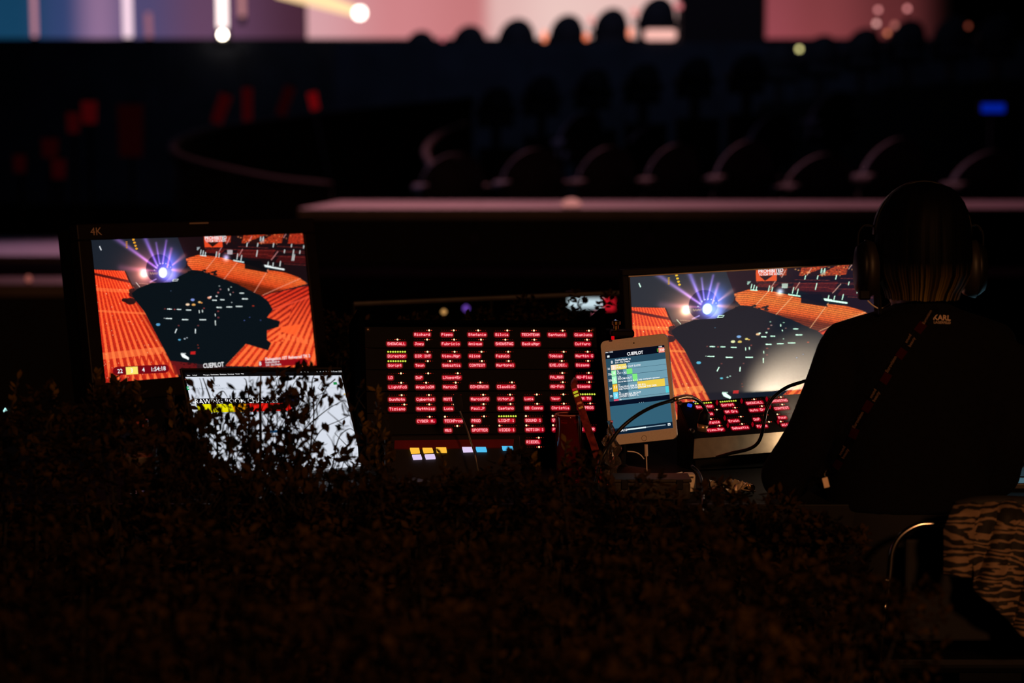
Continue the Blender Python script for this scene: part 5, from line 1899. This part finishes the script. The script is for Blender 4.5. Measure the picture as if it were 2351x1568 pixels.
lp_ = [at(x, y, CD) - o0 for x, y in ((2180, 1203), (2130, 1203), (2108, 1206), (2085, 1217), (2066, 1233), (2054, 1252), (2047, 1275), (2044, 1310), (2036, 1380), (2026, 1460))]
fl0 = Vector((lp_[-1].x - .03, -.02, 0))
path = smoothpath(lp_ + [fl0], 4)
obj('back_tube', T(path, .0055, 12), CHROME, CH, True)
obj('back_tube', T([mir(q) for q in path], .0055, 12), CHROME, CH, True)
obj('top_rail', T([lp_[0], mir(lp_[0])], .0055, 12), CHROME, CH)
for sg in (-1, 1):
    obj('front_leg', T([(sg * .17, .42, .44), (sg * .19, .46, 0)], .0085, 10), CHROME, CH)
obj('seat', B(((0, .25, .455), (.38, .40, .03), .012)), BLK, CH)
obj('seat_rail', T([(-.19, .03, .44), (-.18, .42, .44)], .0075, 10), CHROME, CH)
obj('seat_rail', T([(.19, .03, .44), (.18, .42, .44)], .0075, 10), CHROME, CH)
obj('back_pad', B(((0, .012, .60), (.30, .012, .18), .005)), mat('chair_pad', (.004, .004, .004), .8), CH)
bk = at(2035, 1335, CD) - o0
obj('tube_bracket', B((bk, (.012, .012, .012), .003)), CHROME, CH)

jm = bpy.data.materials.new('tiger_print')
jm.use_nodes = True
nt = jm.node_tree
b = nt.nodes['Principled BSDF']
b.inputs['Roughness'].default_value = .8
uvn = nt.nodes.new('ShaderNodeUVMap')
mp_ = nt.nodes.new('ShaderNodeMapping')
mp_.inputs['Scale'].default_value = (1.5, 4.6, 1)
mp_.inputs['Rotation'].default_value = (0, 0, .18)
nt.links.new(uvn.outputs[0], mp_.inputs[0])
ns = nt.nodes.new('ShaderNodeTexNoise')
ns.inputs['Scale'].default_value = 3.2
ns.inputs['Detail'].default_value = 3
ns.inputs['Distortion'].default_value = 1.2
nt.links.new(mp_.outputs[0], ns.inputs['Vector'])
wv = nt.nodes.new('ShaderNodeTexWave')
wv.bands_direction = 'Y'
wv.inputs['Scale'].default_value = .8
wv.inputs['Distortion'].default_value = 16
wv.inputs['Detail'].default_value = 3
wv.inputs['Detail Scale'].default_value = 1.4
nt.links.new(mp_.outputs[0], wv.inputs['Vector'])
mx = nt.nodes.new('ShaderNodeMath')
mx.operation = 'MULTIPLY_ADD'
mx.inputs[1].default_value = .75
nt.links.new(ns.outputs['Fac'], mx.inputs[0])
mw = nt.nodes.new('ShaderNodeMath'); mw.operation = 'MULTIPLY'; mw.inputs[1].default_value = .34
nt.links.new(wv.outputs['Fac'], mw.inputs[0])
nt.links.new(mw.outputs[0], mx.inputs[2])
cr = nt.nodes.new('ShaderNodeValToRGB')
cr.color_ramp.elements[0].position = .565
cr.color_ramp.elements[0].color = (.004, .003, .002, 1)
cr.color_ramp.elements[1].position = .60
cr.color_ramp.elements[1].color = (.21, .135, .082, 1)
nt.links.new(mx.outputs[0], cr.inputs['Fac'])
nt.links.new(cr.outputs[0], b.inputs['Base Color'])
J0 = at(2260, 1200, 3.38)
JK = thing('tiger_jacket', 'tiger-striped jacket draped over the chrome chair back', 'jacket', J0)


def drape(name, u0, u1, top, bot, d0, fold, lift=0):
    """cloth between photo columns u0..u1; top(u), bot(u) give rows; hangs in folds"""
    nu, nv = 44, 36
    bm = bmesh.new()
    uvl = bm.loops.layers.uv.new('UVMap')
    g = []
    for j in range(nv + 1):
        row = []
        for i in range(nu + 1):
            s_, t = i / nu, j / nv
            px = u0(t) + (u1(t) - u0(t)) * s_
            y0, y1 = top(px), bot(px)
            py = y0 + (y1 - y0) * t
            dd = d0 + fold(px, t) + .05 * max(0, .12 - t) / .12
            row.append((bm.verts.new(at(px, py, dd) - J0), (px - 2170) / 200, (1500 - py) / 200))
        g.append(row)
    for j in range(nv):
        for i in range(nu):
            q = (g[j][i], g[j + 1][i], g[j + 1][i + 1], g[j][i + 1])
            f = bm.faces.new([e[0] for e in q])
            for lp, e in zip(f.loops, q):
                lp[uvl].uv = (e[1], e[2])
    o = obj(name, bm, jm, JK, True)
    m = o.modifiers.new('s', 'SOLIDIFY'); m.thickness = .006; m.offset = 1
    return o


drape('back_panel', lambda t: 2212 + 26 * t, lambda t: 2480, lambda x: 1158 - 8 * math.sin((x - 2200) / 60) + abs(x - 2300) * .03, lambda x: 1330 + (x - 2212) * .95 if x < 2360 else 1470,
      3.335, lambda px, t: .012 * math.sin(px / 17.0 + 3 * t) * (.3 + t) + .006 * math.sin(px / 7.0 + 9 * t))
drape('sleeve', lambda t: 2192 - 20 * min(1, t * 3), lambda t: 2234 - 10 * t, lambda x: 1160 + (2234 - x) * .12, lambda x: 1318 + (x - 2172) * .1,
      3.32, lambda px, t: -.02 * math.sin(math.pi * min(1, max(0, (px - 2170) / 62))) + .005 * math.sin(t * 12))
obj('collar', T(smoothpath([at(2196, 1166, 3.37) - J0, at(2240, 1156, 3.38) - J0, at(2300, 1153, 3.38) - J0, at(2400, 1158, 3.38) - J0], 5), .012, 10), jm, JK, True)

# ------------------------------------------------------------------ planter behind the rack
pr0, pr1 = at(812, 698, 4.62), at(1432, 672, 4.78)
PT = thing('planter_trough', 'long low trough with a thin pale rim behind the intercom rack', 'planter', ((pr0.x + pr1.x) / 2, (pr0.y + pr1.y) / 2, 0))
o0 = PT.location.copy()
obj('rim_rail', T([pr0 - o0, pr1 - o0], .006, 8), mat('rim_grey', (.06, .055, .055), .5, .4), PT)
dr = pr1 - pr0
bm = bmesh.new()
loft(bm, [[Vector((q.x, q.y - .02, .0)), Vector((q.x, q.y, .0)), Vector((q.x, q.y, q.z - .085)), Vector((q.x, q.y - .02, q.z - .085))] for q in (pr0 - o0, pr1 - o0)])
obj('front_board', bm, BLK, PT)
for f_ in (.0, .5, 1.0):
    q = pr0 + dr * f_ - o0
    obj('rail_post', T([(q.x, q.y, q.z - .1), (q.x, q.y, q.z)], .005, 8), BLKM, PT)
fm = thing('far_monitor', 'small far screen glowing white and red through the planter leaves', 'monitor', at(1350, 696, 7.5))
obj('screen', B(((-.01, 0, 0), (.13, .004, .036))), emis('far_white', rgb(200, 222, 230), 1), fm)
obj('side_banner', B(((.078, 0, -.005), (.045, .004, .046))), emis('far_red', rgb(190, 20, 36), 1), fm)
obj('casing', B(((.015, .02, 0), (.2, .03, .07), .004)), BLK, fm)
obj('foot', B(((.015, .02, -(at(1350, 696, 7.5).z) / 2 - .03), (.03, .03, at(1350, 696, 7.5).z - .06))), BLK, fm)
for nm, px, py, col, r, lb in (('violet_lamp', 1070, 708, (92, 56, 150), .012, 'tiny violet lamp seen over the planter trough'), ('amber_lamp', 1019, 716, (190, 140, 80), .009, 'tiny amber lamp seen through the planter leaves'), ('rose_lamp', 1366, 721, (210, 110, 130), .008, 'tiny rose lamp below the far white screen')):
    t = thing(nm, lb, 'light', at(px, py, 6.4))
    obj('bulb', lathe(bmesh.new(), [(r * .3, -r), (r, -r * .3), (r, r * .4), (r * .3, r)], 8), emis(nm, rgb(*col), 1), t)
    obj('stand', T([(0, 0, -r), (0, 0, -t.location.z + .0)], .004, 6), BLK, t)

# ------------------------------------------------------------------ shrubs
LEAFM = bpy.data.materials.new('shrub_leaf')
LEAFM.use_nodes = True
nt = LEAFM.node_tree
b = nt.nodes['Principled BSDF']
b.inputs['Roughness'].default_value = .7
b.inputs['Specular IOR Level'].default_value = .04
oi = nt.nodes.new('ShaderNodeTexCoord')
nz = nt.nodes.new('ShaderNodeTexNoise')
nz.inputs['Scale'].default_value = 14
nt.links.new(oi.outputs['Object'], nz.inputs['Vector'])
rp = nt.nodes.new('ShaderNodeValToRGB')
rp.color_ramp.elements[0].position = .35
rp.color_ramp.elements[0].color = (.004, .003, .001, 1)
rp.color_ramp.elements[1].position = .68
rp.color_ramp.elements[1].color = (.048, .028, .008, 1)
nt.links.new(nz.outputs['Fac'], rp.inputs['Fac'])
nt.links.new(rp.outputs[0], b.inputs['Base Color'])
TWIG = mat('twig_bark', (.012, .008, .005), .8)


def leaf_pts(ln, wd, bend):
    return [(0, 0, 0), (-wd * .42, ln * .35, bend * .3), (wd * .42, ln * .35, bend * .3), (-wd * .5, ln * .62, bend * .7), (wd * .5, ln * .62, bend * .7), (0, ln, bend * 1.6), (0, ln * .5, bend * .1)]


LF_F = [(0, 2, 6), (0, 6, 1), (1, 6, 3), (6, 2, 4), (6, 4, 5), (3, 6, 5)]
LBASE = np.array(leaf_pts(1, .5, .12))


def rot_np(rx, ry, rz):
    return np.array(Euler((rx, ry, rz)).to_matrix())


class Leaves:
    def __init__(self):
        self.v, self.f, self.n = [], [], 0

    def add(self, p, ln, e):
        self.v.append(LBASE @ rot_np(*e).T * ln + np.array(p))
        self.f.append(np.array(LF_F) + self.n)
        self.n += 7

    def build(self, name, parent, m=LEAFM):
        v = np.concatenate(self.v); f = np.concatenate(self.f)
        me = bpy.data.meshes.new(name)
        me.from_pydata(v.tolist(), [], f.tolist())
        o = link(name, me, parent, m)
        o['kind'] = 'stuff'
        return o


rg = random.Random(21)


def shrub(x, y, ztop, rx, ry, n, label, stems=5, spread=.8, lf=(.013, .022), group='shrubs of the dark hedge in front of the desk', zbot=None):
    t = thing('shrub', label, 'shrub', (x, y, 0), group=group)
    sb_ = bmesh.new()
    L_ = Leaves()
    tips = []
    for k in range(stems):
        a = rg.uniform(0, 6.28)
        bx, by = rg.uniform(-.03, .03), rg.uniform(-.03, .03)
        ex, ey = math.cos(a) * rx * rg.uniform(.2, spread), math.sin(a) * ry * rg.uniform(.2, spread)
        h = ztop * rg.uniform(.86, .99)
        P = smoothpath([(bx, by, 0), (bx + ex * .2, by + ey * .2, h * .4), (bx + ex * .7, by + ey * .7, h * .75), (ex, ey, h)], 4)
        tube(sb_, P, [.007 * (1 - .75 * i / (len(P) - 1)) for i in range(len(P))], 5)
        tips.append(P)
    obj('stems', sb_, TWIG, t)
    zb_ = ztop * .55 if zbot is None else zbot
    for _ in range(n):
        # leaves crowd towards the top and outer face of the crown
        a = rg.uniform(0, 6.28)
        q = math.sqrt(rg.random())
        px_, py_ = math.cos(a) * rx * q, math.sin(a) * ry * q
        cap = ztop - .09 * q * q * ztop + .035 * math.sin(px_ * 31 + x * 7) * math.sin(py_ * 27 + 1)
        z = cap - (cap - zb_) * rg.random() ** 2.2
        L_.add((px_, py_, z), rg.uniform(*lf), (rg.uniform(-.7, 1.1), rg.uniform(-.8, .8), rg.uniform(0, 6.28)))
    L_.build('leaves', t)
    return t


def sprig_shoots(t, pts, leaves, lf=(.012, .02)):
    """upright shoots of a shrub: pts = list of polylines in photo pixels with depth; leaves along each"""
    o0 = t.location.copy()
    sb_ = bmesh.new()
    L_ = Leaves()
    for poly, nl in zip(pts, leaves):
        P = smoothpath([at(*q) - o0 for q in poly], 6)
        tube(sb_, P, [.0022 * (1 - .7 * i / (len(P) - 1)) + .0005 for i in range(len(P))], 5)
        for k in range(nl):
            q = P[int(len(P) * (k + .5) / nl)]
            L_.add(q, rg.uniform(*lf), (rg.uniform(.2, 1.2), rg.uniform(-.5, .5), rg.uniform(0, 6.28)))
    obj('shoots', sb_, TWIG, t)
    L_.build('shoot_leaves', t, LIT_LEAF)


LIT_LEAF = mat('lit_leaf', (.10, .062, .012), .6, 0, .5, 25, .05)  # brighter copy of the leaf colour, painted for shoots nearer the light

# back row of the hedge, right against the desk
back = []
for i, px in enumerate((60, 250, 445, 600, 770, 950, 1130, 1310, 1500, 1690, 1850)):
    topy = (930, 925, 1040, 1112, 1112, 1085, 1068, 1082, 1140, 1150, 1165)[i]
    d = 3.30
    p = at(px, topy, d)
    lab = ['at the far left end', 'left of the clear bottle', 'at the laptop left corner', 'before the laptop middle', 'before the laptop right corner', 'below the button pad', 'below the slim gooseneck microphone', 'below the ribbed cup', 'below the tablet', 'below the sloped intercom', 'beside the operator elbow'][i]
    back.append(shrub(p.x, d, p.z, .115, .10, 1500, 'dark shrub of the hedge back row ' + lab))
for i, px in enumerate((110, 480, 850, 1220, 1590, 1930)):
    d = 2.75
    p = at(px, 1235 if i < 5 else 1330, d)
    shrub(p.x, d, p.z, .16, .15, 1500, 'shrub of the blurred middle hedge row, %s from the left' % ORD[i])
for i, px in enumerate((160, 640, 1120, 1600)):
    d = 2.2
    p = at(px, 1400, d)
    shrub(p.x, d, p.z, .17, .15, 1100, 'nearest, most blurred hedge shrub, %s from the left' % ORD[i])

# individually visible leaves before the laptop screen
LPS = thing('leafy_shrub', 'leafy shrub whose twigs and leaves cover the laptop screen', 'shrub', at(600, 1130, 3.5))
LPS.location.z = 0
bpy.context.view_layer.update()
o0 = LPS.location.copy()
leafme = bpy.data.meshes.new('leaf')
leafme.from_pydata(LBASE.tolist(), [], LF_F)
leafme.materials.append(LEAFM)
cov = [[0, .14, .10, .36, .48, .66, .62, .40, .12, 0],
       [.10, .30, .30, .72, .58, .80, .66, .36, .10, .05],
       [.5, .85, .6, .82, .55, .82, .46, .22, .18, .15],
       [.92, .80, .72, .86, .70, .86, .55, .30, .40, .4],
       [1, 1, .74, .78, .95, 1, .72, .52, .66, .6],
       [1, 1, 1, 1, 1, 1, .95, .95, .95, .9]]
sc_ = KL[2]
small = Leaves()
twb = bmesh.new()
big = 0
# clumped coverage: leaves gather around twig points
cand = []
for r, rowc in enumerate(cov):
    for c, f in enumerate(rowc):
        f = min(f * (1.12 if r else .9), .985)
        if f <= 0:
            continue
        area = 235 * 220 * sc_ * sc_
        nlf = -math.log(1 - f) * area / 84.0
        ncl = max(1, int(nlf / 4))
        for _ in range(ncl):
            cxp, cyp = 235 * (c + rg.random()), 215 + 220 * (r + rg.random())
            dd = rg.uniform(3.22, 3.52)
            for k in range(int(rg.uniform(2.5, 5.9))):
                cand.append((380 + (cxp + rg.gauss(0, 26)) * sc_, 800 + (cyp + rg.gauss(0, 26)) * sc_, dd + rg.gauss(0, .012), cyp))
            a = at(380 + cxp * sc_, 800 + cyp * sc_, dd) - o0
            tube(twb, [a, a + Vector((rg.uniform(-.01, .01), 0, -.012)), a + Vector((rg.uniform(-.02, .02), rg.uniform(-.01, .01), -.035))], [.0004, .0006, .0009], 4)
rg.shuffle(cand)
for px, py, d, cyp in cand:
    p = at(px, py, d) - o0
    ln = rg.uniform(.011, .022)
    e = (rg.uniform(-.3, 1.5), rg.uniform(-.7, .7), rg.uniform(0, 6.28))
    if big < 290 and cyp < 1250 and 0 < px < 900:
        o = link('leaf', leafme, LPS)
        o.location = p
        o.rotation_euler = e
        o.scale = (ln, ln, ln)
        big += 1
    else:
        small.add(p, ln, e)
small.build('leaves', LPS)
# main twigs, as they cross the screen
for poly, r0 in (([(598, 1130), (598, 1000), (597, 920), (599, 858)], .0034), ([(500, 1120), (498, 1010), (486, 930), (474, 890), (466, 868)], .0022), ([(486, 925), (500, 905), (512, 898), (522, 911)], .0014),
                 ([(466, 900), (462, 880), (458, 868)], .001), ([(640, 1120), (690, 1000), (745, 945), (790, 918)], .0016), ([(700, 1060), (735, 990), (780, 965), (806, 952)], .0012), ([(560, 1120), (572, 950), (566, 880), (560, 868)], .0016),
                 ([(650, 1120), (655, 960), (640, 880), (648, 860)], .0018), ([(700, 1120), (720, 960), (716, 880), (728, 850)], .0018), ([(612, 1000), (620, 920), (634, 880)], .0012), ([(760, 1090), (776, 1010), (800, 985), (815, 990)], .0014),
                 ([(520, 1100), (530, 1000), (524, 930)], .0018), ([(480, 1110), (470, 1010), (455, 950)], .0018), ([(770, 870), (750, 890), (730, 930), (690, 1000)], .0012)):
    P = smoothpath([at(x, y, 3.5) - o0 for x, y in poly], 6)
    tube(twb, P, [r0 * (1 - .6 * i / (len(P) - 1)) for i in range(len(P))], 5)
obj('twigs', twb, TWIG, LPS)['kind'] = 'stuff'
# taller shoots here and there
sprig_shoots(back[4], [[(868, 1080, 3.4), (862, 1000, 3.42), (868, 940, 3.42), (864, 898, 3.42)], [(850, 1080, 3.4), (842, 1010, 3.4), (828, 960, 3.4)], [(884, 1090, 3.4), (886, 1040, 3.4), (872, 985, 3.4)]], [34, 22, 16])
sprig_shoots(back[0], [[(20, 1000, 3.35), (30, 920, 3.35), (44, 862, 3.35)], [(100, 1000, 3.35), (118, 940, 3.35), (126, 880, 3.35)]], [18, 18])
sprig_shoots(back[1], [[(215, 1000, 3.4), (218, 920, 3.4), (222, 858, 3.4)], [(280, 1000, 3.4), (282, 930, 3.4), (276, 882, 3.4)], [(330, 1010, 3.4), (318, 940, 3.4), (322, 890, 3.4)], [(262, 960, 3.42), (263, 900, 3.42), (264, 868, 3.42)]], [24, 20, 24, 12])
sprig_shoots(back[2], [[(395, 1040, 3.4), (400, 960, 3.4), (392, 905, 3.4)], [(430, 1020, 3.4), (424, 960, 3.4), (430, 920, 3.4)]], [20, 14])
sprig_shoots(back[6], [[(1020, 1090, 3.4), (1018, 1060, 3.4), (1012, 1040, 3.4)], [(1220, 1120, 3.4), (1226, 1075, 3.4), (1222, 1050, 3.4)]], [10, 12])
sprig_shoots(back[7], [[(1290, 1120, 3.4), (1296, 1060, 3.4), (1300, 1016, 3.4)], [(1380, 1120, 3.4), (1384, 1080, 3.4), (1378, 1052, 3.4)]], [20, 12])
# planter shrubs behind the rack
for i, px in enumerate((845, 960, 1075, 1190, 1305, 1400)):
    p = at(px, (712, 696, 704, 688, 700, 704)[i], 4.5)
    t = shrub(p.x, 4.50, p.z, .075, .05, 420, 'planter shrub behind the intercom rack, %s from the left' % ORD[i], 4, .8, (.012, .02), 'shrubs in the trough behind the rack', .9)
p = at(770, 715, 4.5)
shrub(p.x, 4.5, p.z, .07, .05, 300, 'planter shrub just right of the boxy monitor', 4, .8, (.012, .02), 'shrubs in the trough behind the rack', .85)
